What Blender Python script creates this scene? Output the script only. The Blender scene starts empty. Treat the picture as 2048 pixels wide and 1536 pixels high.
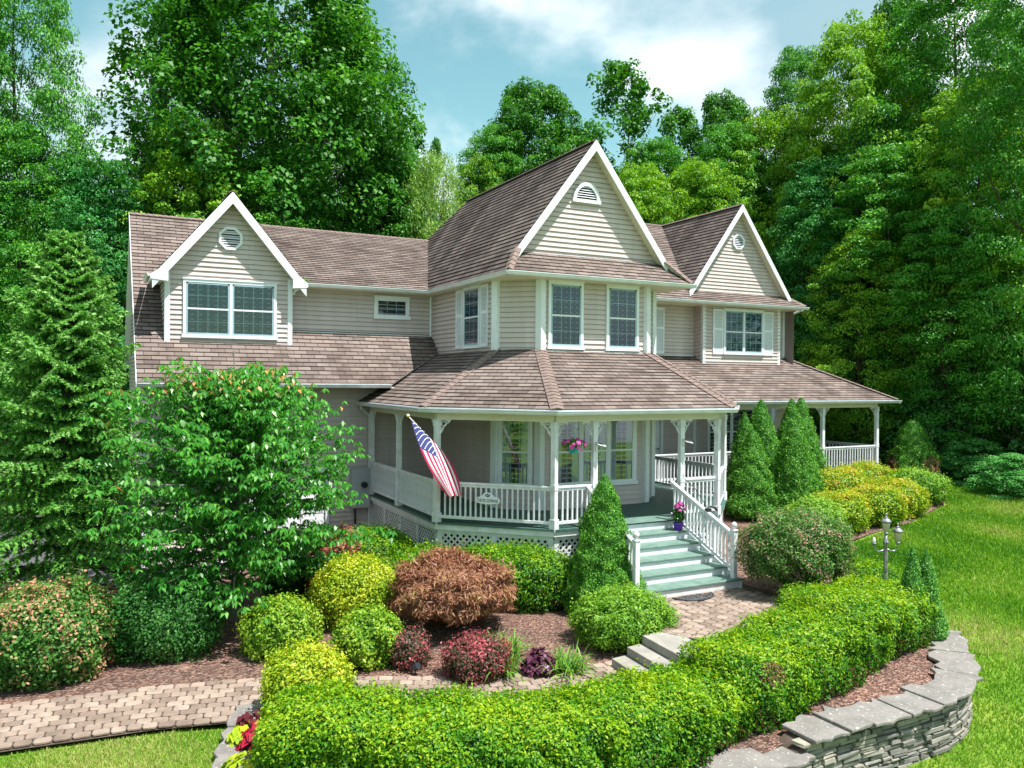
import bpy, bmesh, math, random
import numpy as np
from mathutils import Matrix, Vector
C = bpy.context.scene.collection
PI = math.pi

# ---------------------------------------------------------------- camera
CAM_YAW, CAM_PITCH, CAM_ROLL, CAM_F = math.radians(27.35), math.radians(-.33), math.radians(-.47), 1603.0
def camera_axes():
    y, p, ro = CAM_YAW, CAM_PITCH, CAM_ROLL
    fw = Vector((math.sin(y) * math.cos(p), math.cos(y) * math.cos(p), math.sin(p)))
    r = Vector((math.cos(y), -math.sin(y), 0)); d = fw.cross(r)
    c, s = math.cos(ro), math.sin(ro)
    return c * r + s * d, -s * r + c * d, fw
_r, _d, _f = camera_axes()
cd = bpy.data.cameras.new('camera'); cam = bpy.data.objects.new('camera', cd); C.objects.link(cam)
cd.sensor_width = 36; cd.lens = CAM_F / 2048 * 36; cd.clip_start = .1; cd.clip_end = 3000
cam.matrix_world = Matrix(((_r.x, -_d.x, -_f.x, 0), (_r.y, -_d.y, -_f.y, 0), (_r.z, -_d.z, -_f.z, 0), (0, 0, 0, 1)))
bpy.context.scene.camera = cam

# ---------------------------------------------------------------- world + sun
SUN_DIR = Vector((.25, -.38, 1)).normalized()
SUN_EL = math.asin(SUN_DIR.z)
W = bpy.data.worlds.new('World'); bpy.context.scene.world = W; W.use_nodes = True
nt = W.node_tree; nt.nodes.clear()
def N(t, nt, **k):
    n = nt.nodes.new(t)
    for a, v in k.items(): setattr(n, a, v)
    return n
out = N('ShaderNodeOutputWorld', nt); bg = N('ShaderNodeBackground', nt); bg.inputs[1].default_value = .14
sky = N('ShaderNodeTexSky', nt); sky.sky_type = 'NISHITA'; sky.sun_disc = False
sky.sun_elevation = SUN_EL; sky.sun_rotation = math.atan2(SUN_DIR.x, SUN_DIR.y)
sky.air_density = 1.0; sky.dust_density = .6; sky.ozone_density = 1.2
tc = N('ShaderNodeTexCoord', nt); mp = N('ShaderNodeMapping', nt); mp.inputs['Scale'].default_value = (1, 1, 1.7)
mp.inputs['Location'].default_value = (.35, .1, .2)
n1 = N('ShaderNodeTexNoise', nt); n1.inputs['Scale'].default_value = 3.1; n1.inputs['Detail'].default_value = 9; n1.inputs['Roughness'].default_value = .52; n1.inputs['Distortion'].default_value = .25
cr = N('ShaderNodeValToRGB', nt); cr.color_ramp.elements[0].position = .37; cr.color_ramp.elements[1].position = .60
cr.color_ramp.interpolation = 'EASE'
n2 = N('ShaderNodeTexNoise', nt); n2.inputs['Scale'].default_value = 5; n2.inputs['Detail'].default_value = 6
cc = N('ShaderNodeValToRGB', nt); cc.color_ramp.elements[0].position = .35; cc.color_ramp.elements[1].position = .62
cc.color_ramp.elements[0].color = (1.7, 2.6, 3.0, 1); cc.color_ramp.elements[1].color = (4.9, 5.2, 5.35, 1)
tint = N('ShaderNodeMixRGB', nt, blend_type='MULTIPLY'); tint.inputs[0].default_value = 1; tint.inputs[2].default_value = (.76, .98, .70, 1)
mix = N('ShaderNodeMixRGB', nt)
L = nt.links.new
L(tc.outputs['Generated'], mp.inputs[0]); L(mp.outputs[0], n1.inputs[0]); L(mp.outputs[0], n2.inputs[0])
L(n1.outputs[0], cr.inputs[0]); L(n2.outputs[0], cc.inputs[0]); L(sky.outputs[0], tint.inputs[1])
L(cr.outputs[0], mix.inputs[0]); L(tint.outputs[0], mix.inputs[1]); L(cc.outputs[0], mix.inputs[2])
L(mix.outputs[0], bg.inputs[0]); L(bg.outputs[0], out.inputs[0])
sl = bpy.data.lights.new('sun', 'SUN'); sl.energy = 5.0; sl.angle = math.radians(.5); sl.color = (1, .965, .91)
so = bpy.data.objects.new('sun', sl); C.objects.link(so); so.rotation_euler = SUN_DIR.to_track_quat('Z', 'Y').to_euler()
vs = bpy.context.scene.view_settings; vs.view_transform = 'Standard'; vs.look = 'None'; vs.exposure = .92; vs.gamma = 1; vs.use_curve_mapping = False
cy = bpy.context.scene.cycles; cy.max_bounces = 5; cy.diffuse_bounces = 3; cy.glossy_bounces = 3; cy.transmission_bounces = 3; cy.transparent_max_bounces = 8

# ---------------------------------------------------------------- helpers
def tag(o, label=None, cat=None, group=None, kind=None):
    for k, v in (('label', label), ('category', cat), ('group', group), ('kind', kind)):
        if v: o[k] = v
    return o
def empty(name, loc=(0, 0, 0), label=None, cat=None, group=None, rz=0):
    o = bpy.data.objects.new(name, None); C.objects.link(o); o.location = loc; o.rotation_euler.z = rz
    o.empty_display_size = .2
    return tag(o, label, cat, group)
def copy_tree(o, parent=None):
    c = o.copy(); C.objects.link(c)
    if parent is not None: c.parent = parent; c.matrix_parent_inverse.identity()
    for k in ('label', 'category', 'group'):
        pass
    for ch in list(o.children): copy_tree(ch, c)
    return c
class MB:
    """collects polygons with material index and uv"""
    def __init__(s): s.v = []; s.f = []; s.m = []; s.uv = []; s.smooth = False
    def poly(s, pts, m=0, uv=None):
        b = len(s.v); s.v += [tuple(p) for p in pts]; s.f.append(tuple(range(b, b + len(pts)))); s.m.append(m)
        s.uv.append(uv if uv else [(0, 0)] * len(pts))
    def mesh(s, vs, fs, m=0):
        b = len(s.v); s.v += [tuple(p) for p in vs]
        for f in fs: s.f.append(tuple(b + i for i in f)); s.m.append(m); s.uv.append([(0, 0)] * len(f))
    def box(s, x0, x1, y0, y1, z0, z1, m=0):
        s.mesh([(x, y, z) for z in (z0, z1) for y in (y0, y1) for x in (x0, x1)],
               [(0, 2, 3, 1), (4, 5, 7, 6), (0, 1, 5, 4), (2, 6, 7, 3), (0, 4, 6, 2), (1, 3, 7, 5)], m)
    def beam(s, a, b, w, h, m=0, up=(0, 0, 1), off=(0, 0)):
        """box from a to b, width w (sideways), height h (along up)"""
        a = Vector(a); b = Vector(b); d = (b - a).normalized(); u = Vector(up)
        sd = d.cross(u)
        if sd.length < 1e-5: u = Vector((0, 1, 0)); sd = d.cross(u)
        sd.normalize(); u = sd.cross(d).normalized()
        o = sd * off[0] + u * off[1]
        vs = [p + o + sd * (w / 2 * i) + u * (h / 2 * j) for p in (a, b) for j in (-1, 1) for i in (-1, 1)]
        s.mesh(vs, [(0, 2, 3, 1), (4, 5, 7, 6), (0, 1, 5, 4), (2, 6, 7, 3), (0, 4, 6, 2), (1, 3, 7, 5)], m)
    def prism(s, pts, d, m=0):
        """polygon pts (3d) extruded by vector d"""
        n = len(pts); d = Vector(d); P = [Vector(p) for p in pts]; Q = [p + d for p in P]
        s.mesh(P + Q, [tuple(range(n - 1, -1, -1)), tuple(range(n, 2 * n))] + [(i, (i + 1) % n, n + (i + 1) % n, n + i) for i in range(n)], m)
    def tube(s, pts, radii, n=8, m=0, cap=True):
        P = [Vector(p) for p in pts]; rings = []
        for i, p in enumerate(P):
            d = (P[min(i + 1, len(P) - 1)] - P[max(i - 1, 0)]).normalized()
            a = d.cross(Vector((0, 0, 1)) if abs(d.z) < .9 else Vector((1, 0, 0))).normalized(); b = d.cross(a)
            r = radii[i] if hasattr(radii, '__len__') else radii
            rings.append([p + (a * math.cos(2 * PI * k / n) + b * math.sin(2 * PI * k / n)) * r for k in range(n)])
        vs = [q for r in rings for q in r]; fs = []
        for i in range(len(P) - 1):
            for k in range(n): fs.append((i * n + k, i * n + (k + 1) % n, (i + 1) * n + (k + 1) % n, (i + 1) * n + k))
        if cap: fs += [tuple(range(n - 1, -1, -1)), tuple((len(P) - 1) * n + k for k in range(n))]
        s.mesh(vs, fs, m)
    def lathe(s, c, prof, n=16, m=0):
        c = Vector(c); vs = []; fs = []
        for (r, z) in prof:
            for k in range(n): vs.append(c + Vector((r * math.cos(2 * PI * k / n), r * math.sin(2 * PI * k / n), z)))
        for i in range(len(prof) - 1):
            for k in range(n): fs.append((i * n + k, i * n + (k + 1) % n, (i + 1) * n + (k + 1) % n, (i + 1) * n + k))
        fs += [tuple(range(n - 1, -1, -1)), tuple((len(prof) - 1) * n + k for k in range(n))]
        s.mesh(vs, fs, m)
    def build(s, name, mats, parent=None, smooth=False, bevel=0):
        me = bpy.data.meshes.new(name); me.from_pydata(s.v, [], s.f)
        if not isinstance(mats, (list, tuple)): mats = [mats]
        for m in mats: me.materials.append(m)
        me.polygons.foreach_set('material_index', s.m)
        ul = me.uv_layers.new(name='UVMap'); flat = [c for u in s.uv for p in u for c in p]; ul.data.foreach_set('uv', flat)
        if smooth: me.polygons.foreach_set('use_smooth', [True] * len(s.f))
        me.update()
        o = bpy.data.objects.new(name, me); C.objects.link(o)
        if parent is not None: o.parent = parent
        if bevel:
            b = o.modifiers.new('bevel', 'BEVEL'); b.width = bevel; b.segments = 2; b.limit_method = 'ANGLE'
        return o
def clip2(poly, axis, val, keep_ge):
    out = []
    for i in range(len(poly)):
        a, b = poly[i], poly[(i + 1) % len(poly)]
        ia = (a[axis] >= val - 1e-9) if keep_ge else (a[axis] <= val + 1e-9)
        ib = (b[axis] >= val - 1e-9) if keep_ge else (b[axis] <= val + 1e-9)
        if ia: out.append(a)
        if ia != ib:
            t = (val - a[axis]) / (b[axis] - a[axis]); out.append((a[0] + t * (b[0] - a[0]), a[1] + t * (b[1] - a[1])))
    return out
def courses(mb, pts, outward, exposure, lip, m=0, gap=.0, wob=0, seed=0):
    """lay lapped boards or shingle courses over a planar polygon, each course proud of the one above at its lower edge"""
    P = [Vector(p) for p in pts]; rnd = random.Random(seed)
    n = Vector((0, 0, 0))
    for i in range(len(P)): n += P[i].cross(P[(i + 1) % len(P)])
    n.normalize()
    if n.dot(Vector(outward)) < 0: n = -n
    e = Vector((0, 0, 1)).cross(n).normalized(); up = n.cross(e).normalized()
    if up.z < 0: up = -up
    o = min(P, key=lambda p: p.dot(up)); b_lo = 0; poly = [((p - o).dot(e), (p - o).dot(up)) for p in P]
    bmax = max(q[1] for q in poly); k = 0
    while k * exposure < bmax - 1e-4:
        b0, b1 = k * exposure, min((k + 1) * exposure, bmax)
        c = clip2(clip2(poly, 1, b0, True), 1, b1, False)
        if len(c) >= 3:
            lp = lip * (1 + wob * rnd.uniform(-.3, .3))
            f = lambda q: o + e * q[0] + up * q[1] + n * (gap + lp * (1 - (q[1] - b0) / exposure))
            pp = [f(q) for q in c]
            nn = (pp[1] - pp[0]).cross(pp[2] - pp[1])
            idx = list(range(len(c)))
            if nn.dot(n) < 0: idx.reverse()
            mb.poly([pp[i] for i in idx], m, [c[i] for i in idx])
            low = [q for q in c if abs(q[1] - b0) < 1e-6]
            if len(low) >= 2:
                a0, a1 = min(q[0] for q in low), max(q[0] for q in low)
                if a1 - a0 > .01:
                    mb.poly([o + e * a0 + up * b0 + n * gap, o + e * a1 + up * b0 + n * gap, f((a1, b0)), f((a0, b0))], m, [(a0, b0 + .001), (a1, b0 + .001), (a1, b0 + .001), (a0, b0 + .001)])
        k += 1
# ---------------------------------------------------------------- materials
def newmat(name):
    m = bpy.data.materials.new(name); m.use_nodes = True; t = m.node_tree; p = t.nodes['Principled BSDF']
    return m, t, p
def ramp(t, stops, fac=None, interp='LINEAR'):
    r = N('ShaderNodeValToRGB', t); r.color_ramp.interpolation = interp; e = r.color_ramp.elements
    e[0].position, e[0].color = stops[0][0], (*stops[0][1], 1); e[1].position, e[1].color = stops[-1][0], (*stops[-1][1], 1)
    for s in stops[1:-1]:
        x = e.new(s[0]); x.color = (*s[1], 1)
    if fac is not None: t.links.new(fac, r.inputs[0])
    return r
def noise(t, scale, detail=4, rough=.55, coord='Object', dist=0, vec=None, sc=None):
    n = N('ShaderNodeTexNoise', t); n.inputs['Scale'].default_value = scale; n.inputs['Detail'].default_value = detail
    n.inputs['Roughness'].default_value = rough; n.inputs['Distortion'].default_value = dist
    if vec is None: vec = N('ShaderNodeTexCoord', t).outputs[coord]
    if sc:
        mp = N('ShaderNodeMapping', t); mp.inputs['Scale'].default_value = sc; t.links.new(vec, mp.inputs[0]); vec = mp.outputs[0]
    t.links.new(vec, n.inputs['Vector'])
    return n
def bump(t, p, height, strength=.3, dist=.01):
    b = N('ShaderNodeBump', t); b.inputs['Strength'].default_value = strength; b.inputs['Distance'].default_value = dist
    t.links.new(height, b.inputs['Height']); t.links.new(b.outputs[0], p.inputs['Normal'])
def mixc(t, a, b, fac, mode='MIX'):
    m = N('ShaderNodeMixRGB', t, blend_type=mode)
    for i, x in ((0, fac), (1, a), (2, b)):
        if hasattr(x, 'links') or hasattr(x, 'is_linked'): t.links.new(x, m.inputs[i])
        elif isinstance(x, (int, float)): m.inputs[i].default_value = x
        else: m.inputs[i].default_value = (*x, 1)
    return m.outputs[0]
def simple(name, c1, c2=None, scale=3, rough=.6, spec=.4, bumps=None, metal=0, detail=5, sc=None):
    m, t, p = newmat(name); c2 = c2 or tuple(x * .85 for x in c1)
    n = noise(t, scale, detail, sc=sc); r = ramp(t, [(.35, c1), (.68, c2)], n.outputs[0]); t.links.new(r.outputs[0], p.inputs['Base Color'])
    p.inputs['Roughness'].default_value = rough; p.inputs['Specular IOR Level'].default_value = spec; p.inputs['Metallic'].default_value = metal
    if bumps:
        nb = noise(t, bumps[0], 4, sc=sc); bump(t, p, nb.outputs[0], bumps[1], bumps[2])
    return m
def siding_mat():
    m, t, p = newmat('siding'); n = noise(t, 1.3, 6, .6); n2 = noise(t, 40, 3, sc=(1, 1, .12))
    a = mixc(t, (.53, .450, .445), (.65, .560, .560), n.outputs[0]); b = mixc(t, a, (.42, .36, .29), n2.outputs[0], 'MIX')
    f = N('ShaderNodeMath', t, operation='MULTIPLY'); f.inputs[1].default_value = .25; t.links.new(n2.outputs[0], f.inputs[0])
    b = mixc(t, a, (.41, .34, .30), f.outputs[0]); uv = N('ShaderNodeUVMap', t); br = N('ShaderNodeTexBrick', t); br.offset = .37; br.inputs['Scale'].default_value = 1; br.inputs['Brick Width'].default_value = 3.3; br.inputs['Row Height'].default_value = .13; br.inputs['Mortar Size'].default_value = .0035  # dark butt joints, plus lap-edge shadow lines painted into the colour
    br.inputs['Color1'].default_value = (.93, .93, .93, 1); br.inputs['Color2'].default_value = (1.04, 1.03, 1.02, 1); br.inputs['Mortar'].default_value = (.45, .43, .42, 1); t.links.new(uv.outputs[0], br.inputs[0]); st = noise(t, 2.2, 6, .6, sc=(1.5, 1.5, .22)); sr = ramp(t, [(.35, (.86, .85, .83)), (.6, (1, 1, 1))], st.outputs[0])
    b = mixc(t, mixc(t, b, br.outputs['Color'], 1, 'MULTIPLY'), sr.outputs[0], .8, 'MULTIPLY'); t.links.new(b, p.inputs['Base Color'])
    p.inputs['Roughness'].default_value = .5; bump(t, p, n2.outputs[0], .08, .004)
    return m
def shingle_mat():
    m, t, p = newmat('shingle'); uv = N('ShaderNodeUVMap', t)
    mp = N('ShaderNodeMapping', t); mp.inputs['Scale'].default_value = (1, 1, 1); t.links.new(uv.outputs[0], mp.inputs[0])
    br = N('ShaderNodeTexBrick', t); br.offset = .5; br.inputs['Scale'].default_value = 1; br.inputs['Brick Width'].default_value = .36; br.inputs['Row Height'].default_value = .168
    br.inputs['Mortar Size'].default_value = .009; br.inputs['Mortar Smooth'].default_value = .1; br.inputs['Bias'].default_value = 0
    br.inputs['Color1'].default_value = (0, 0, 0, 1); br.inputs['Color2'].default_value = (1, 1, 1, 1); br.inputs['Mortar'].default_value = (.5, .5, .5, 1)
    t.links.new(mp.outputs[0], br.inputs[0])
    rc = ramp(t, [(0, (.125, .098, .088)), (.25, (.158, .124, .111)), (.5, (.186, .148, .133)), (.75, (.228, .186, .168)), (1, (.165, .130, .118))], br.outputs['Color'])
    n = noise(t, .9, 7, .65, 'Object'); r2 = ramp(t, [(.33, (.62, .59, .57)), (.52, (1, 1, 1)), (.75, (1.16, 1.12, 1.10))], n.outputs[0])
    c = mixc(t, rc.outputs[0], r2.outputs[0], 1.0, 'MULTIPLY')
    g = noise(t, 220, 2, .7); r3 = ramp(t, [(.3, (.72, .72, .74)), (.7, (1.22, 1.2, 1.18))], g.outputs[0]); c = mixc(t, c, r3.outputs[0], 1, 'MULTIPLY')
    c = mixc(t, c, (.05, .038, .036), br.outputs['Fac']); t.links.new(c, p.inputs['Base Color'])
    p.inputs['Roughness'].default_value = .9; p.inputs['Specular IOR Level'].default_value = .2
    inv = N('ShaderNodeMath', t, operation='SUBTRACT'); inv.inputs[0].default_value = 1; t.links.new(br.outputs['Fac'], inv.inputs[1])
    add = N('ShaderNodeMath', t, operation='MULTIPLY_ADD'); add.inputs[1].default_value = .4; t.links.new(g.outputs[0], add.inputs[0]); t.links.new(inv.outputs[0], add.inputs[2])
    bump(t, p, add.outputs[0], .5, .006)
    return m
def streaked_shingle_mat():
    """darker, greyer shingles with streaks running down the roof"""
    m = shingle_mat(); m.name = 'streaked_shingle'; t = m.node_tree; p = t.nodes['Principled BSDF']
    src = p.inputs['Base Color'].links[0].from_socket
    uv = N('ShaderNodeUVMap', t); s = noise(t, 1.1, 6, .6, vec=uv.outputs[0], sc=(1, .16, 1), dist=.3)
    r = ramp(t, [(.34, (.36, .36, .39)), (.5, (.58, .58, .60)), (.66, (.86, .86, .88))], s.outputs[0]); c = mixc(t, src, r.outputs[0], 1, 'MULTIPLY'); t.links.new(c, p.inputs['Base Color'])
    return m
M = {}
M['siding'] = siding_mat()
M['white'] = simple('white_paint', (.76, .79, .83), (.67, .70, .74), 2, .45, .4, (60, .05, .003))
M['oldwhite'] = simple('weathered_white_paint', (.74, .76, .79), (.58, .585, .60), 5, .55, .35, (50, .15, .004), detail=8)
M['cream'] = simple('cream_paint', (.68, .63, .50), (.62, .57, .45), 2, .5)
M['beige_board'] = simple('beige_board', (.60, .52, .42), (.55, .47, .38), 2, .55)
M['gutter'] = simple('gutter_metal', (.72, .74, .76), (.6, .63, .65), 4, .3, .5, metal=.15)
M['shingle'] = shingle_mat(); M['streaked'] = streaked_shingle_mat()
M['ridgecap'] = simple('ridge_cap', (.225, .165, .148), (.145, .105, .095), 9, .9, .2, (150, .4, .004))
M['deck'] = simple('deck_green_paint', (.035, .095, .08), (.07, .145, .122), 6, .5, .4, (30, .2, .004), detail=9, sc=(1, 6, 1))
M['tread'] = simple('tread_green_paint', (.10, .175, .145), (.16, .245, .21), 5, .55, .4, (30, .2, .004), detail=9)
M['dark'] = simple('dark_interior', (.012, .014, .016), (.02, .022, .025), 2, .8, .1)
M['curtain'] = simple('curtain_cloth', (.30, .34, .36), (.12, .15, .17), 9, .9, .1, detail=8, sc=(3, 3, .5))
M['lace'] = simple('lace_curtain', (.055, .115, .175), (.014, .036, .066), 16, .9, .1, detail=9)
M['whitecurtain'] = simple('white_curtain', (.62, .62, .58), (.42, .44, .42), 8, .9, .1, sc=(3, 3, .3))
def glass_mat(name='window_glass', k=1.15, base=.015):
    m, t, p = newmat(name); t.nodes.remove(p); o = t.nodes['Material Output']
    g = N('ShaderNodeBsdfGlossy', t); g.inputs['Roughness'].default_value = .01; g.inputs['Color'].default_value = (.9, .95, 1, 1)
    tr = N('ShaderNodeBsdfTransparent', t); tr.inputs['Color'].default_value = (.80, .88, .92, 1)
    fr = N('ShaderNodeFresnel', t); fr.inputs['IOR'].default_value = 1.5
    ad = N('ShaderNodeMath', t, operation='MULTIPLY_ADD'); ad.inputs[1].default_value = k; ad.inputs[2].default_value = base; t.links.new(fr.outputs[0], ad.inputs[0])
    mx = N('ShaderNodeMixShader', t); t.links.new(ad.outputs[0], mx.inputs[0]); t.links.new(tr.outputs[0], mx.inputs[1]); t.links.new(g.outputs[0], mx.inputs[2]); t.links.new(mx.outputs[0], o.inputs[0])
    return m
M['glass'] = glass_mat(); M['porch_glass'] = glass_mat('porch_window_glass', 1.3, .08)
M['grid'] = simple('window_grid', (.50, .58, .63), (.44, .52, .57), 3, .5)
M['screen'] = simple('screen_frame', (.30, .42, .50), (.25, .36, .44), 3, .5)
M['black'] = simple('black_metal', (.015, .015, .017), (.03, .03, .03), 5, .5, .4)
M['asphalt'] = simple('asphalt', (.10, .10, .105), (.065, .065, .07), 2.2, .9, .2, (120, .4, .004), detail=8)
M['bark'] = simple('bark', (.10, .075, .055), (.045, .035, .028), 6, .9, .2, (25, .6, .02), sc=(1, 1, .25))
M['greybark'] = simple('grey_bark', (.26, .24, .21), (.13, .12, .105), 5, .9, .2, (25, .6, .02), sc=(1, 1, .25))
def stone_mat(name, c1, c2, c3, lichen=.62, sc=6):
    m, t, p = newmat(name); n = noise(t, sc, 8, .62); isl = N('ShaderNodeNewGeometry', t)
    r = ramp(t, [(.0, c1), (.5, c2), (1, c3)], isl.outputs['Random Per Island'])
    r2 = ramp(t, [(.3, (.7, .7, .7)), (.7, (1.2, 1.2, 1.2))], n.outputs[0]); c = mixc(t, r.outputs[0], r2.outputs[0], 1, 'MULTIPLY')
    l = noise(t, 17, 6, .7); lr = ramp(t, [(lichen, (0, 0, 0)), (lichen + .05, (1, 1, 1))], l.outputs[0]); c = mixc(t, c, (.46, .47, .44), lr.outputs[0])
    t.links.new(c, p.inputs['Base Color']); p.inputs['Roughness'].default_value = .85; b = noise(t, 22, 8, .65); bump(t, p, b.outputs[0], .55, .02)
    return m
M['slate'] = stone_mat('wall_stone', (.13, .125, .11), (.22, .21, .19), (.31, .28, .22), .66)
M['cap'] = stone_mat('cap_stone', (.165, .155, .148), (.215, .195, .18), (.24, .205, .17), .60, 3)
M['step'] = stone_mat('step_stone', (.27, .255, .225), (.30, .28, .25), (.33, .305, .27), .85, 3)
M['paver'] = stone_mat('paver', (.17, .122, .095), (.25, .185, .148), (.32, .245, .20), .95, 5)
M['joint'] = simple('joint_sand', (.10, .075, .06), (.06, .045, .035), 8, .95, .1)
def mulch_mat():
    m, t, p = newmat('mulch'); v = N('ShaderNodeTexVoronoi', t); v.inputs['Scale'].default_value = 24; v.inputs['Randomness'].default_value = 1
    tc = N('ShaderNodeTexCoord', t); mp = N('ShaderNodeMapping', t); mp.inputs['Scale'].default_value = (1, 1.8, 1); mp.inputs['Rotation'].default_value = (0, 0, .6)
    t.links.new(tc.outputs['Object'], mp.inputs[0]); t.links.new(mp.outputs[0], v.inputs[0])
    sx = N('ShaderNodeSeparateColor', t); t.links.new(v.outputs['Color'], sx.inputs[0])
    r = ramp(t, [(0, (.045, .024, .018)), (.4, (.12, .062, .046)), (.75, (.21, .12, .092)), (1, (.40, .27, .22))], sx.outputs[0])
    n = noise(t, .8, 5); r2 = ramp(t, [(.35, (.75, .75, .75)), (.7, (1.2, 1.1, 1.05))], n.outputs[0]); c = mixc(t, r.outputs[0], r2.outputs[0], 1, 'MULTIPLY')
    t.links.new(c, p.inputs['Base Color']); p.inputs['Roughness'].default_value = .95; bump(t, p, v.outputs['Distance'], 1, .03)
    return m
M['mulch'] = mulch_mat()
def lawn_mat():
    m, t, p = newmat('lawn'); n = noise(t, .55, 7, .6); n2 = noise(t, 26, 5, .7)
    r = ramp(t, [(.30, (.055, .16, .012)), (.47, (.12, .23, .02)), (.6, (.20, .28, .04)), (.75, (.30, .29, .10))], n.outputs[0])
    r2 = ramp(t, [(.3, (.45, .5, .4)), (.7, (1.4, 1.35, 1.2))], n2.outputs[0]); c = mixc(t, r.outputs[0], r2.outputs[0], 1, 'MULTIPLY')
    t.links.new(c, p.inputs['Base Color']); p.inputs['Roughness'].default_value = .9; p.inputs['Specular IOR Level'].default_value = .2; bump(t, p, n2.outputs[0], .8, .03)
    return m
M['lawn'] = lawn_mat()
M['forest_floor'] = simple('forest_floor', (.045, .055, .02), (.09, .075, .04), 1.2, .95, .1, (8, .6, .05), detail=9)
def leaf_mat(name, stops, rough=.5, trans=.30, spec=.28):
    m, t, p = newmat(name); a = N('ShaderNodeAttribute', t); a.attribute_name = 'rnd'
    r = ramp(t, stops, a.outputs['Fac']); t.links.new(r.outputs[0], p.inputs['Base Color'])
    p.inputs['Roughness'].default_value = rough; p.inputs['Specular IOR Level'].default_value = spec
    tl = N('ShaderNodeBsdfTranslucent', t); h = N('ShaderNodeHueSaturation', t); h.inputs['Value'].default_value = 1.5; h.inputs['Hue'].default_value = .485; h.inputs['Saturation'].default_value = 1.05
    t.links.new(r.outputs[0], h.inputs['Color']); t.links.new(h.outputs[0], tl.inputs[0])
    mx = N('ShaderNodeMixShader', t); mx.inputs[0].default_value = trans
    t.links.new(p.outputs[0], mx.inputs[1]); t.links.new(tl.outputs[0], mx.inputs[2]); t.links.new(mx.outputs[0], t.nodes['Material Output'].inputs[0])
    return m
G = lambda *s: [(i / (len(s) - 1), c) for i, c in enumerate(s)]
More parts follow.
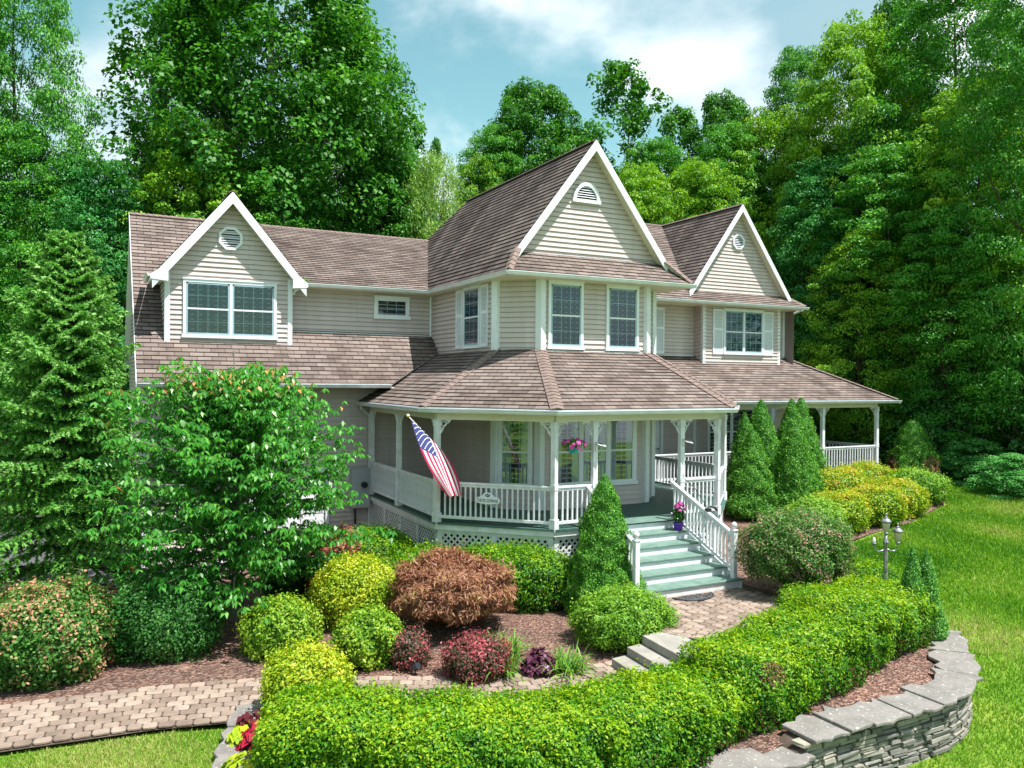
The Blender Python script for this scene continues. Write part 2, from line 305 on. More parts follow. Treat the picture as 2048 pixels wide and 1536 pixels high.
LM = {
 'tulip': leaf_mat('tulip_leaf', G((0.014, 0.088, 0.009), (0.029, 0.147, 0.012), (0.053, 0.224, 0.017), (0.106, 0.319, 0.024))),
 'maple': leaf_mat('maple_leaf', G((0.021, 0.132, 0.018), (0.043, 0.218, 0.023), (0.088, 0.312, 0.028), (0.175, 0.437, 0.038))),
 'lime': leaf_mat('lime_leaf', G((0.047, 0.185, 0.014), (0.112, 0.300, 0.017), (0.192, 0.400, 0.023), (0.319, 0.514, 0.042))),
 'darkwood': leaf_mat('dark_leaf', G((0.017, 0.125, 0.030), (0.033, 0.196, 0.042), (0.057, 0.269, 0.051), (0.105, 0.372, 0.072))),
 'willow': leaf_mat('willow_leaf', G((.10, .26, .03), (.17, .35, .05), (.26, .43, .08), (.36, .50, .13))),
 'spruce': leaf_mat('spruce_needle', G((.04, .15, .022), (.075, .25, .032), (.14, .37, .055), (.30, .50, .18)), .55, .25),
 'dogwood': leaf_mat('kousa_leaf', [(0, (0.021, 0.130, 0.019)), (.3, (0.041, 0.212, 0.024)), (.6, (0.083, 0.295, 0.035)), (.84, (0.153, 0.378, 0.059)), (.88, (0.448, 0.307, 0.059)), (1, (0.590, 0.236, 0.106))], .35),
 'hedge': leaf_mat('hedge_leaf', [(0, (.13, .075, .03)), (.06, (.05, .07, .01)), (.10, (.014, .085, .005)), (.4, (.045, .19, .006)), (.7, (.13, .30, .006)), (1, (.29, .41, .010))]),
 'box': leaf_mat('box_leaf', G((0.059, 0.189, 0.014), (0.106, 0.271, 0.017), (0.177, 0.354, 0.024), (0.295, 0.448, 0.071))),
 'gold': leaf_mat('gold_leaf', G((.07, .19, .008), (.20, .34, .012), (.38, .46, .02), (.54, .53, .05))),
 'goldgreen': leaf_mat('yellow_green_leaf', G((.05, .17, .012), (.13, .29, .018), (.25, .40, .03), (.42, .50, .06))),
 'spirea': leaf_mat('spirea_leaf', [(0, (.06, .20, .01)), (.4, (.17, .32, .012)), (.72, (.38, .44, .02)), (.93, (.50, .42, .04)), (1, (.55, .26, .07))]),
 'mapler': leaf_mat('laceleaf', G((.14, .06, .03), (.27, .12, .07), (.38, .19, .11), (.34, .27, .08)), .5, .25),
 'pieris': leaf_mat('pieris_leaf', [(0, (.02, .10, .012)), (.35, (.05, .17, .02)), (.62, (.12, .26, .05)), (.72, (.42, .28, .14)), (1, (.62, .26, .18))]),
 'darkshrub': leaf_mat('azalea_leaf', G((0.014, 0.083, 0.014), (0.029, 0.142, 0.019), (0.059, 0.201, 0.035), (0.142, 0.307, 0.071))),
 'abelia': leaf_mat('abelia_leaf', [(0, (.03, .10, .015)), (.4, (.07, .19, .03)), (.68, (.15, .28, .06)), (.78, (.30, .18, .13)), (1, (.48, .28, .24))]),
 'salmon': leaf_mat('salmon_leaf', [(0, (.05, .13, .03)), (.35, (.30, .12, .08)), (.7, (.55, .20, .14)), (1, (.60, .08, .09))]),
 'barberry': leaf_mat('barberry_leaf', [(0, (.03, .07, .02)), (.4, (.12, .07, .05)), (.7, (.38, .07, .09)), (1, (.60, .16, .17))]),
 'alberta': leaf_mat('dwarf_spruce_needle', G((.025, .12, .012), (.06, .22, .018), (.12, .33, .028), (.22, .44, .05)), .55, .15),
 'albertadead': leaf_mat('dead_needle', G((.10, .07, .03), (.18, .11, .05), (.25, .16, .08)), .7, .1),
 'purple': leaf_mat('heuchera_leaf', G((.04, .01, .025), (.09, .02, .05), (.16, .05, .09)), .35, .15),
 'daylily': leaf_mat('daylily_leaf', G((.06, .19, .02), (.12, .28, .03), (.22, .38, .07))),
 'coleus': leaf_mat('coleus_leaf', G((.22, .36, .01), (.36, .48, .015), (.50, .55, .03))),
 'redcoleus': leaf_mat('red_coleus_leaf', G((.16, .004, .02), (.33, .006, .03), (.50, .015, .05)), .5, .2),
 'maroon': leaf_mat('maroon_leaf', G((.05, .008, .015), (.10, .012, .02), (.16, .03, .03)), .5, .2),
 'pink': leaf_mat('pink_petal', G((.60, .06, .36), (.72, .12, .48), (.80, .25, .60)), .6, .3),
 'red': leaf_mat('red_petal', G((.55, .01, .01), (.75, .03, .02)), .6, .2),
 'grass': leaf_mat('grass_blade', G((.04, .16, .012), (.10, .27, .016), (.20, .37, .03), (.40, .40, .14)), .6, .35),
 'under': leaf_mat('undergrowth_leaf', G((0.030, 0.170, 0.035), (0.056, 0.272, 0.050), (0.114, 0.374, 0.085), (0.228, 0.510, 0.152))),
}
# ---------------------------------------------------------------- terrain
def rbf(pts, smooth=.02):
    P = np.array(pts, float); n = len(P)
    def k(d2): return d2 * np.log(d2 + 1e-9) * .5
    D = ((P[:, None, :2] - P[None, :, :2]) ** 2).sum(-1); A = np.zeros((n + 3, n + 3)); A[:n, :n] = k(D) + smooth * np.eye(n)
    Q = np.c_[np.ones(n), P[:, :2]]; A[:n, n:] = Q; A[n:, :n] = Q.T
    w = np.linalg.solve(A, np.r_[P[:, 2], 0, 0, 0])
    def f(x, y):
        x = np.atleast_1d(np.asarray(x, float)); y = np.atleast_1d(np.asarray(y, float))
        d = (x[:, None] - P[:, 0]) ** 2 + (y[:, None] - P[:, 1]) ** 2
        return k(d) @ w[:n] + w[n] + w[n + 1] * x + w[n + 2] * y
    return f
_tp = [(-30, 0, -5.6), (-12, 4, -5.4), (-6, 10, -5.15), (-6, 13, -5.03), (-1.2, 12, -5.03), (-1.2, 14, -5.05), (1.5, 11.5, -5.02), (1, 9, -5.15), (0, 6, -5.4), (3, 4, -5.6),
       (2.5, 13, -5.15), (6, 11, -5.3), (8, 11, -5.35), (10, 12, -5.1), (12, 12, -5.1), (10, 9.5, -5.45), (5, 8.5, -5.3), (13.2, 10, -5.15), (7, 17, -5.0), (7, 20, -5.0), (4, 16, -5.05), (2, 19, -5.02),
       (0, 21, -5.0), (-5, 22, -5.0), (-2, 30, -4.95), (-15, 25, -4.9), (5, 24, -5), (12, 18, -4.9), (14, 14, -4.65), (17, 18, -4.3), (20, 20, -4.08), (26, 20.7, -3.93), (31, 22, -3.7),
       (15, 12, -4.85), (18, 13.2, -4.6), (21, 14.6, -4.35), (27, 17, -4.05), (28, 13, -4.3), (15.3, 10.2, -4.92), (16, 9, -5.15), (14, 8.2, -5.42), (12.5, 7.3, -5.55), (11, 6.8, -5.62), (9.5, 6.5, -5.65), (8, 5.5, -5.7),
       (18, 6, -5.35), (20, 2, -5.9), (25, 9, -4.9), (34, 15, -3.9), (36, 24, -3.3), (30, 30, -3.0), (24, 30, -3.6), (12, 32, -4.4), (45, 15, -3.2), (40, 35, -.8), (28, 40, -1.0), (15, 42, -3.0), (0, 45, -4),
       (-20, 45, -3.5), (60, 30, 3), (50, 60, 8), (20, 70, 4), (-20, 70, 2), (80, 0, -2), (90, 60, 14), (0, 110, 8), (60, 110, 18), (-60, 40, -3), (-60, 100, 6)]
T = rbf(_tp)
_bp = [(-6, 14.3, -5.0), (-1.3, 14.3, -4.98), (2.6, 13.8, -4.95), (1.9, 12.2, -4.97), (1.4, 10.6, -4.97), (2, 9, -4.98), (4, 8, -5.0), (6.9, 7.7, -5.0), (8.4, 7.9, -4.93), (10, 8.6, -4.88), (12, 8.5, -4.86), (13.3, 8.9, -4.82), (14.5, 10, -4.8),
       (6, 11, -4.96), (8, 11, -4.96), (7.9, 10, -4.96), (9.2, 12.2, -4.72), (12.5, 13.2, -4.53), (12.7, 11.7, -4.56), (9.3, 9.8, -4.8), (11, 12, -4.60), (9.7, 14.5, -4.85), (8.5, 13, -4.82), (7, 14, -4.85), (7, 17, -4.9), (6.8, 21, -4.93),
       (3, 21.5, -4.96), (3, 17, -4.9), (0, 20.5, -4.97), (-4, 19, -4.98), (13.5, 14.5, -4.45), (15.4, 13.3, -4.5), (15, 11.5, -4.72), (17.7, 14.9, -4.36), (19.6, 15.4, -4.3), (21.8, 15.8, -4.22), (25.3, 17, -4.02), (28, 19, -3.9), (26, 20.7, -3.88), (20, 19.5, -4.03), (16, 18, -4.2), (14, 17, -4.4)]
B = rbf(_bp)
def drape(name, poly, f, off, mat, step=.5, parent=None, kind='structure', thick=0):
    bm = bmesh.new(); vs = [bm.verts.new((p[0], p[1], 0)) for p in poly]; bm.faces.new(vs)
    xs = [p[0] for p in poly]; ys = [p[1] for p in poly]
    def cuts(lo, hi, no):
        v = math.floor(lo / step) * step
        while v < hi:
            if v > lo:
                bmesh.ops.bisect_plane(bm, geom=bm.verts[:] + bm.edges[:] + bm.faces[:], plane_co=(v, v, 0), plane_no=no)
            v += step
    cuts(min(xs), max(xs), (1, 0, 0)); cuts(min(ys), max(ys), (0, 1, 0))
    bm.verts.ensure_lookup_table(); co = np.array([v.co[:2] for v in bm.verts]); z = f(co[:, 0], co[:, 1]) + off
    for v, q in zip(bm.verts, z): v.co.z = q
    bmesh.ops.recalc_face_normals(bm, faces=bm.faces[:])
    if sum(fc.normal.z for fc in bm.faces) < 0: bmesh.ops.reverse_faces(bm, faces=bm.faces[:])
    me = bpy.data.meshes.new(name); bm.to_mesh(me); bm.free(); me.materials.append(mat)
    me.polygons.foreach_set('use_smooth', [True] * len(me.polygons))
    o = bpy.data.objects.new(name, me); C.objects.link(o)
    if kind: o['kind'] = kind
    return o
def axis(lo, hi, a, b, fine, coarse_n):
    return sorted(set(list(np.linspace(lo, a, coarse_n)) + list(np.arange(a, b, fine)) + list(np.linspace(b, hi, coarse_n))))
gx = axis(-220, 300, -8, 40, .5, 22); gy = axis(-60, 420, 0, 45, .5, 22)
GX, GY = np.meshgrid(gx, gy); hz = T(GX.ravel(), GY.ravel()); hz = np.clip(hz, -9, 34)
me = bpy.data.meshes.new('lawn'); nx, ny = len(gx), len(gy)
me.from_pydata(np.c_[GX.ravel(), GY.ravel(), hz].tolist(), [], [(j * nx + i, j * nx + i + 1, (j + 1) * nx + i + 1, (j + 1) * nx + i) for j in range(ny - 1) for i in range(nx - 1)])
me.materials.append(M['lawn']); me.polygons.foreach_set('use_smooth', [True] * len(me.polygons)); lawn = bpy.data.objects.new('lawn', me); C.objects.link(lawn); lawn['kind'] = 'structure'
forest_poly = [(-40, 33), (-12, 31), (-4, 33), (6, 36), (16, 35), (24, 31.5), (29.5, 28), (31.5, 24.5), (31, 20.5), (28.6, 16.2), (27.2, 13.0), (29, 9), (36, 4), (90, 0), (90, 90), (-40, 90)]
drape('forest_floor', forest_poly, T, .05, M['forest_floor'], 2.5)
drape('driveway', [(-9, 20.2), (-1.5, 21.3), (1.2, 21.4), (6.6, 21.6), (6.9, 22.8), (1.0, 22.8), (1.0, 32), (-7, 34), (-9, 28)], T, .05, M['asphalt'])
bed_poly = [(-6, 14.2), (-1.3, 14.14), (1.0, 13.9), (2.3, 13.55), (2.05, 12.5), (1.62, 11.2), (1.5, 9.6), (2.2, 8.4), (4, 7.75), (6.9, 7.75), (8.35, 7.95), (10.4, 7.9), (11.6, 7.85), (12.4, 8.1), (13.3, 8.8), (14.2, 9.6), (14.75, 10.3),
            (14.9, 11.3), (15.1, 12.5), (15.6, 13.4), (17.75, 15.0), (19.6, 15.5), (21.8, 15.9), (25.2, 17.1), (27.0, 18.9), (27.3, 20.2), (26.3, 20.9), (16.2, 20.9), (14, 15.6), (9, 15.8), (7.2, 22.6), (1.2, 21.6), (-1.2, 21.4), (-6, 19.5)]
drape('mulch_bed', bed_poly, B, 0, M['mulch'])
# pavers : one mesh per path, laid along a centre line
def pavers(name, line, width, zf, row=.2, long=.26, seed=1, off=.012):
    r = random.Random(seed); P = [Vector((x, y, 0)) for x, y in line]; seg = [(P[i + 1] - P[i]).length for i in range(len(P) - 1)]; tot = sum(seg)
    def at(s):
        i = 0
        while i < len(seg) - 1 and s > seg[i]: s -= seg[i]; i += 1
        d = (P[i + 1] - P[i]).normalized(); return P[i] + d * s
    def fr(s):
        a, b = at(max(0, s - .35)), at(min(tot, s + .35)); d = (b - a).normalized(); return at(s), Vector((-d.y, d.x, 0))
    mb = MB(); nrow = round(width / row)
    stones = []
    for j in range(nrow):
        t = -width / 2 + (j + .5) * width / nrow; s = (j % 2) * long / 2
        while s < tot:
            stones.append((s, t)); s += long
    for s, t in stones:
        hl, hw = long / 2 - .007 + r.uniform(-.003, .002), width / nrow / 2 - .007; ck = .022; dz = r.uniform(-.006, .005); j1 = r.uniform(-.012, .012)
        ring = [(-hl + ck, -hw), (hl - ck, -hw), (hl, -hw + ck * 1.6), (hl, hw - ck * 1.6), (hl - ck, hw), (-hl + ck, hw), (-hl, hw - ck * 1.6), (-hl, -hw + ck * 1.6)]
        v = []
        for (k, h) in ((1, 0), (1, .022), (.86, .032)):
            for a, b in ring:
                c, nn = fr(min(max(s + a * k, 0), tot)); q = c + nn * (t + b * k + a * j1); v.append((q.x, q.y, h + dz))
        z = float(zf([v[0][0]], [v[0][1]])[0]); v = [(x, y, z + off - .02 + h) for x, y, h in v]
        mb.mesh(v, [(i, (i + 1) % 8, 8 + (i + 1) % 8, 8 + i) for i in range(8)] + [(8 + i, 8 + (i + 1) % 8, 16 + (i + 1) % 8, 16 + i) for i in range(8)] + [tuple(range(16, 24))])
    o = mb.build(name, M['paver']); o['kind'] = 'structure'; return o
pathline = [(-5.5, 13.2), (-3, 13.32), (-1.2, 13.28), (.6, 13.12), (2.2, 12.75), (3.6, 12.1), (4.9, 11.45), (6.2, 11.02), (7.3, 10.85), (8.1, 10.82)]
zpath = lambda x, y: np.full(len(np.atleast_1d(x)), -4.94)
pavers('garden_path', pathline, 1.64, zpath, .182, .235)
lo = [(p[0] - .1, p[1] + .86) for p in pathline]; hi = [(p[0] + .1, p[1] - .86) for p in pathline][::-1]
drape('path_bedding', lo + hi, zpath, -.022, M['joint'])
zpat = lambda x, y: np.full(len(np.atleast_1d(x)), -4.48)
pavers('entry_patio', [(9.02, 11.2), (9.7, 11.55), (10.6, 11.85), (12.55, 12.45)], 2.55, zpat, .196, .21, 5, .004)
def block(name, pts, z0, z1, mat, bevel=.01, kind=None, parent=None):
    mb = MB(); mb.prism([(x, y, z0) for x, y in pts], (0, 0, z1 - z0)); o = mb.build(name, mat, parent, bevel=bevel)
    if kind: o['kind'] = kind
    return o
block('patio_bedding', [(8.85, 9.85), (10.3, 10.15), (12.95, 11.0), (12.75, 13.7), (9.9, 13.6), (9.0, 12.6)], -5.0, -4.502, M['joint'], 0, 'structure')
st = empty('stone_steps', (8.4, 10.9, -4.95), 'three pale grey stone slab steps between the lower garden path and the patio', 'steps')
def sub(o, parent):            # re-parent keeping world position
    o.parent = parent; o.matrix_parent_inverse = Matrix.Translation(-Vector(parent.location)) if parent.rotation_euler.z == 0 else parent.matrix_world.inverted(); return o
for (xa, xb, z) in ((8.52, 9.14, -4.475), (8.20, 8.85, -4.63), (7.88, 8.6, -4.785)):
    sub(block('step', [(xa, 11.42), (xa - .1, 10.0), (xb - .1, 9.9), (xb + .08, 11.5)], z - .148, z, M['step'], .012), st)
# ------------------------------------------------ dry stone wall
def stone_wall(name, line, ztop, zbot, label, thick=.42, seed=3, caps=True, step=None, capw=.52):
    """courses of irregular flat stones on both faces, cap slabs as parts"""
    r = random.Random(seed); P = [Vector((x, y, 0)) for x, y in line]; seg = [(P[i + 1] - P[i]).length for i in range(len(P) - 1)]; tot = sum(seg)
    def fr(s):
        s0 = s; s = min(max(s, 0), tot - 1e-4); i = 0
        while i < len(seg) - 1 and s > seg[i]: s -= seg[i]; i += 1
        d = (P[i + 1] - P[i]) / seg[i]; return P[i] + d * s, Vector((d.y, -d.x, 0)), d      # outward = right of the direction
    root = empty(name, (line[0][0], line[0][1], zbot), label, 'wall'); mb = MB()
    z = zbot
    zt = lambda s: ztop(s) if callable(ztop) else ztop
    s = 0
    hmax = max(zt(k * tot / 20) for k in range(21))
    while z < hmax - .05:
        h = r.uniform(.035, .085); s = r.uniform(-.2, 0)
        while s < tot:
            l = r.uniform(.14, .48); a, b = max(s, 0), min(s + l, tot); s += l + .012
            if b - a < .05 or z + h > zt((a + b) / 2) - .05: continue
            dep = r.uniform(-.025, .03); tl = r.uniform(-.010, .010); g = .006
            v = []
            for (ss, zz) in ((a + g, z + g), (b - g, z + g + tl), (b - g - r.uniform(0, .03), z + h - g + tl), (a + g + r.uniform(0, .03), z + h - g)):
                c, n, d = fr(ss); q = c + n * (thick / 2 + dep + r.uniform(-.012, .012)); v.append(Vector((q.x, q.y, zz)))
            for (ss, zz) in ((a, z), (b, z), (b, z + h), (a, z + h)):
                c, n, d = fr(ss); q = c + n * (thick / 2 - .18); v.append(Vector((q.x, q.y, zz)))
            mb.mesh(v, [(0, 1, 2, 3), (4, 7, 6, 5), (0, 4, 5, 1), (1, 5, 6, 2), (2, 6, 7, 3), (3, 7, 4, 0)])
        z += h
    core = MB()
    K = 24; ring = []
    for k in range(K + 1):
        c, n, d = fr(tot * k / K); ring.append((c + n * (thick / 2 - .06), c - n * thick / 2, zt(tot * k / K) - .09))
    for k in range(K):
        a, b = ring[k], ring[k + 1]
        for i in (0, 1): core.poly([(a[i].x, a[i].y, zbot - .3), (b[i].x, b[i].y, zbot - .3), (b[i].x, b[i].y, b[2]), (a[i].x, a[i].y, a[2])])
        core.poly([(a[0].x, a[0].y, a[2]), (b[0].x, b[0].y, b[2]), (b[1].x, b[1].y, b[2]), (a[1].x, a[1].y, a[2])])
    a = ring[-1]; core.poly([(a[0].x, a[0].y, zbot - .3), (a[1].x, a[1].y, zbot - .3), (a[1].x, a[1].y, a[2]), (a[0].x, a[0].y, a[2])])
    sub(core.build('wall_core', M['joint']), root); sub(mb.build('stone_courses', M['slate'], bevel=.006), root)
    s = 0
    while s < tot - .1:
        l = min(r.uniform(.5, 1.15), tot - s); a, b = s, s + l - .015; s += l; m = 5; up = []; dn = []
        for k in range(m + 1):
            c, n, d = fr(a + (b - a) * k / m); o1 = capw / 2 + r.uniform(-.05, .05); o2 = capw / 2 + r.uniform(-.10, .12)
            up.append(c + n * (o1 + .03)); dn.append(c - n * o2)
        z1 = zt((a + b) / 2) + r.uniform(-.025, .02); tl = r.uniform(-.012, .012); cb = MB()
        pts = [(q.x, q.y, z1 - .055) for q in up] + [(q.x, q.y, z1 - .055) for q in reversed(dn)]
        cb.prism(pts, (0, 0, .055)); sub(cb.build('cap_stone', M['cap'], bevel=.014), root)
    return root
stone_wall('dry_stone_wall', [(5.2, 7.95), (6.2, 7.85), (7.4, 7.78), (8.4, 7.86), (9.4, 7.88), (10.4, 7.84), (11.3, 7.84), (11.95, 7.98), (12.6, 8.32), (13.3, 8.88), (13.9, 9.4), (14.5, 9.95)],
           lambda s: -4.95 if s < 3.15 else -4.74, -5.72, 'curved dry stacked grey stone retaining wall with flat lichened cap slabs beside the lawn', capw=.62)
stone_wall('garden_edging_wall', [(2.05, 12.35), (1.95, 11.9), (1.72, 11.3), (1.56, 10.7), (1.46, 10.0), (1.45, 9.0)],
           -4.86, -5.35, 'low grey slab topped stone edging at the bottom left by the path', seed=8, capw=.40, thick=.3)
# ---------------------------------------------------------------- house
house = empty('house', (11.6, 20, -4.9), 'beige clapboard country house with brown shingle roofs, three pointed gables and a white wraparound porch', 'house')
def H(mb, name, mat, parent=None, **k): return sub(mb.build(name, mat, **k), parent or house)
ZD = -3.34; EXP = .13
def wall(name, pts, outward, parent=None, label=None):
    mb = MB(); courses(mb, pts, outward, EXP, .030, gap=.003); mb.poly(pts); o = H(mb, name, M['siding'], parent)
    if label: o['label'] = label
    return o
def vwall(name, a, b, z0, z1, out, **k): return wall(name, [(a[0], a[1], z0), (b[0], b[1], z0), (b[0], b[1], z1), (a[0], a[1], z1)], out, **k)
A0, A1, B1, C1, D1 = (9.16, 23.15), (9.16, 18.62), (10.0, 17.78), (13.3, 17.78), (14.14, 18.62)
s2 = math.sqrt(.5)
for a, b, o in ((A0, A1, (-1, 0, 0)), (A1, B1, (-s2, -s2, 0)), (B1, C1, (0, -1, 0)), (C1, D1, (s2, -s2, 0)), (D1, (14.14, 23.15), (1, 0, 0))):
    vwall('bay_wall', a, b, ZD, 2.58, o)
vwall('upper_wall', (14.14, 23.15), (24.0, 23.15), .5, 2.8, (0, -1, 0)); vwall('porch_wall', (14.14, 22.65), (24.0, 22.65), ZD, -.6, (0, -1, 0))
vwall('side_wall', (24.0, 22.65), (24.0, 30.6), -4.6, 2.8, (1, 0, 0))
vwall('bay_wall', (19.5, 22.65), (23.26, 22.65), .45, 2.8, (0, -1, 0)); vwall('bay_wall', (19.5, 23.15), (19.5, 22.65), .4, 2.8, (-1, 0, 0)); vwall('bay_wall', (23.26, 22.65), (23.26, 23.15), .4, 2.8, (1, 0, 0))
vwall('upper_wall', (4.7, 23.15), (9.16, 23.15), 1.15, 2.62, (0, -1, 0))
vwall('garage_wall', (1.05, 22.6), (9.16, 22.6), -5.0, -.22, (0, -1, 0))
wall('garage_side_wall', [(1.05, 22.6, -5.0), (1.05, 32, -5.0), (1.05, 32, .6), (1.05, 27.2, 4.9), (1.05, 22.6, .75)], (-1, 0, 0))
vwall('back_wall', (24, 30.6), (1.05, 32), -5, .6, (0, 1, 0))
# dormer
wall('dormer_wall', [(1.56, 22.68, .86), (4.79, 22.68, .86), (4.79, 22.68, 2.92), (3.17, 22.68, 4.86), (1.56, 22.68, 2.92)], (0, -1, 0))
wall('dormer_side_wall', [(1.56, 22.68, .85), (1.56, 22.68, 2.9), (1.56, 24.9, 2.9)], (-1, 0, 0)); wall('dormer_side_wall', [(4.79, 22.68, .85), (4.79, 22.68, 2.9), (4.79, 24.9, 2.9)], (1, 0, 0))
wall('gable_wall', [(9.30, 18.1, 3.22), (14.0, 18.1, 3.22), (11.65, 18.1, 6.28)], (0, -1, 0))
wall('gable_wall', [(18.75, 22.8, 3.15), (23.65, 22.8, 3.15), (21.2, 22.8, 6.48)], (0, -1, 0))
# corner boards and base trims
def board(p, q, w, d, name='corner_board', mat='white', up=(0, 0, 1), off=(0, 0)):
    mb = MB(); mb.beam(p, q, w, d, up=up, off=off); return H(mb, name, M[mat], bevel=.004)
def cboard(x, y, z0, z1, s=.17, mat='white', rz=0):
    mb = MB(); c, sn = math.cos(rz), math.sin(rz); h = s / 2
    mb.prism([(x + c * a - sn * b, y + sn * a + c * b, z0) for a, b in ((-h, -h), (h, -h), (h, h), (-h, h))], (0, 0, z1 - z0)); return H(mb, 'corner_board', M[mat], bevel=.004)
e8 = PI / 8
for (x, y, r) in ((9.16, 18.62, e8 * 1.0), (10.0, 17.78, e8), (13.3, 17.78, e8), (14.14, 18.62, e8)):
    cboard(x, y, .62, 2.57, .19, rz=r); cboard(x, y, ZD + .02, -.82, .19, 'white', rz=r)
for (x, y, z0, z1) in ((1.60, 22.71, .84, 2.72), (4.75, 22.71, .84, 2.72), (19.54, 22.69, .45, 2.74), (23.22, 22.69, .45, 2.74), (23.96, 23.15, .8, 2.74), (9.12, 23.12, 1.2, 2.55)):
    cboard(x, y, z0, z1, .13 if x != 9.12 else .07)
cboard(19.1, 22.65, ZD, -.82, .14, 'white')
cboard(1.09, 22.62, -4.95, -.3, .13)
for p, q in (((1.5, 22.655, .865), (4.86, 22.655, .865)), ((19.45, 22.62, .60), (23.3, 22.62, .60)), ((4.85, 23.12, 1.30), (9.12, 23.12, 1.30)), ((14.2, 23.12, .90), (19.45, 23.12, .90)), ((9.95, 17.75, .735), (13.35, 17.75, .735)), ((9.28, 18.08, 3.26), (14.02, 18.08, 3.26)), ((18.8, 22.78, 3.24), (23.6, 22.78, 3.24)), ((9.13, 18.6, .735), (9.98, 17.76, .735))):
    board(p, q, .05, .045, 'base_trim')
# ---- roofs
def roof(name, pts, mat='shingle', outward=(0, 0, 1), cap=None):
    mb = MB(); courses(mb, pts, outward, .168, .020, wob=.6, seed=len(pts) * 7 + int(pts[0][0] * 10), gap=.02)
    P = [Vector(p) for p in pts]; n = (P[1] - P[0]).cross(P[2] - P[1]).normalized(); n = n if n.z > 0 else -n
    o = H(mb, name, M[mat]); b = MB(); b.prism([p - n * .03 for p in P], n * .045); sub(b.build('roof_deck', M['white']), o); return o
def cap_line(a, b, r=.11, name='ridge_cap', seg=.16, drop=.065, lf=.05):
    """overlapping cap shingles along a ridge or hip"""
    a, b = Vector(a), Vector(b); d = b - a; n = max(2, int(d.length / seg)); d.normalize(); mb = MB(); sd = d.cross(Vector((0, 0, 1))).normalized(); up = sd.cross(d).normalized()
    L_ = (b - a).length / n
    for k in range(n):
        p = a + d * L_ * k; q = p + d * (L_ * 1.18); l0, l1 = lf + .018, lf
        w = r
        v = [p + up * l0, p + sd * w + up * (l0 - drop), p - sd * w + up * (l0 - drop), q + up * l1, q + sd * w + up * (l1 - drop), q - sd * w + up * (l1 - drop)]
        v2 = [x - up * .02 for x in v]
        mb.mesh(v + v2, [(0, 1, 4, 3), (0, 3, 5, 2), (6, 9, 10, 7), (6, 8, 11, 9), (0, 6, 7, 1), (0, 2, 8, 6), (1, 7, 10, 4), (2, 5, 11, 8), (3, 4, 10, 9), (3, 9, 11, 5)])
    return H(mb, name, M['ridgecap'])
zg = lambda y: 1.32 + .9 * (y - 23.15)                     # garage slope
roof('garage_roof', [(.85, 21.5, zg(21.5)), (7.35, 21.5, zg(21.5)), (9.16, 22.55, zg(22.55)), (9.16, 27.2, zg(27.2)), (.85, 27.2, zg(27.2))])
roof('back_roof', [(.85, 27.2, zg(27.2)), (12, 27.2, zg(27.2)), (12, 32.4, .3), (.85, 32.4, .3)])
zs = lambda y: 2.66 + .507 * (y - 22.65)
roof('upper_roof', [(5.0, 22.62, zs(22.62)), (8.86, 22.62, zs(22.62)), (10.62, 27.2, zs(27.2)), (3.1, 27.2, zs(27.2))])
zr = lambda x: 4.90 - 1.21 * (x - 3.17)
roof('dormer_roof', [(3.17, 22.33, 4.9), (5.05, 22.33, zr(5.05)), (5.05, 22.7, zr(5.05)), (3.17, 27.05, 4.9)])
roof('dormer_roof', [(3.17, 22.33, 4.9), (3.17, 27.05, 4.9), (1.27, 24.65, zr(5.07)), (1.27, 22.33, zr(5.07))])
zm = lambda x: 2.64 + 1.3 * (x - 8.83)
roof('main_roof', [(8.83, 17.28, 2.64), (9.31, 17.8, zm(9.31)), (11.65, 17.8, zm(11.65)), (11.65, 26, zm(11.65)), (10.62, 27.6, zm(10.62)), (8.83, 22.6, 2.64)], 'streaked')
roof('main_roof', [(14.47, 17.28, 2.64), (13.99, 17.8, zm(9.31)), (11.65, 17.8, zm(11.65)), (11.65, 26, zm(11.65)), (14.47, 26, 2.64)], 'streaked')
roof('back_roof', [(11.65, 26, zm(11.65)), (10.62, 27.6, zm(10.62)), (12.2, 27.6, zm(10.62))])
roof('skirt_roof', [(8.83, 17.28, 2.64), (14.47, 17.28, 2.64), (13.99, 18.12, 3.29), (9.31, 18.12, 3.29)])
zf = lambda y: 2.84 + .71 * (y - 22.1)
roof('cross_roof', [(12.3, 23.0, zf(23.0)), (14.3, 22.1, 2.84), (18.5, 22.1, 2.84), (21.2, 27.3, zf(27.3)), (12.2, 27.3, zf(27.3))])
roof('back_roof', [(12.2, 27.3, 6.53), (24.4, 27.3, 6.53), (24.4, 32, 2.5), (12.2, 32, 2.5)])
zw = lambda x: 6.53 - 1.36 * abs(x - 21.2)
roof('wing_roof', [(21.2, 22.5, 6.53), (21.2, 27.3, 6.53), (18.49, 22.12, zw(18.49)), (18.75, 22.5, zw(18.75))], 'streaked')
roof('wing_roof', [(21.2, 22.5, 6.53), (21.2, 27.3, 6.53), (23.93, 27.3, zw(23.93)), (23.93, 22.5, zw(23.93))], 'streaked')
roof('skirt_roof', [(18.45, 22.1, 2.84), (24.05, 22.1, 2.84), (23.7, 22.82, 3.27), (18.7, 22.82, 3.27)])
ze = -.68; zt_ = .74
P0, P1, P2, P3, P4, P5 = (6.71, 22.6, ze), (6.71, 17.54, ze), (8.93, 15.10, ze), (14.02, 15.10, ze), (16.05, 17.25, ze), (16.05, 20.4, ze)
roof('porch_roof', [P0, P1, (9.16, 18.62, zt_), (9.16, 22.6, zt_)]); roof('porch_roof', [P1, P2, (10.0, 17.78, zt_), (9.16, 18.62, zt_)])
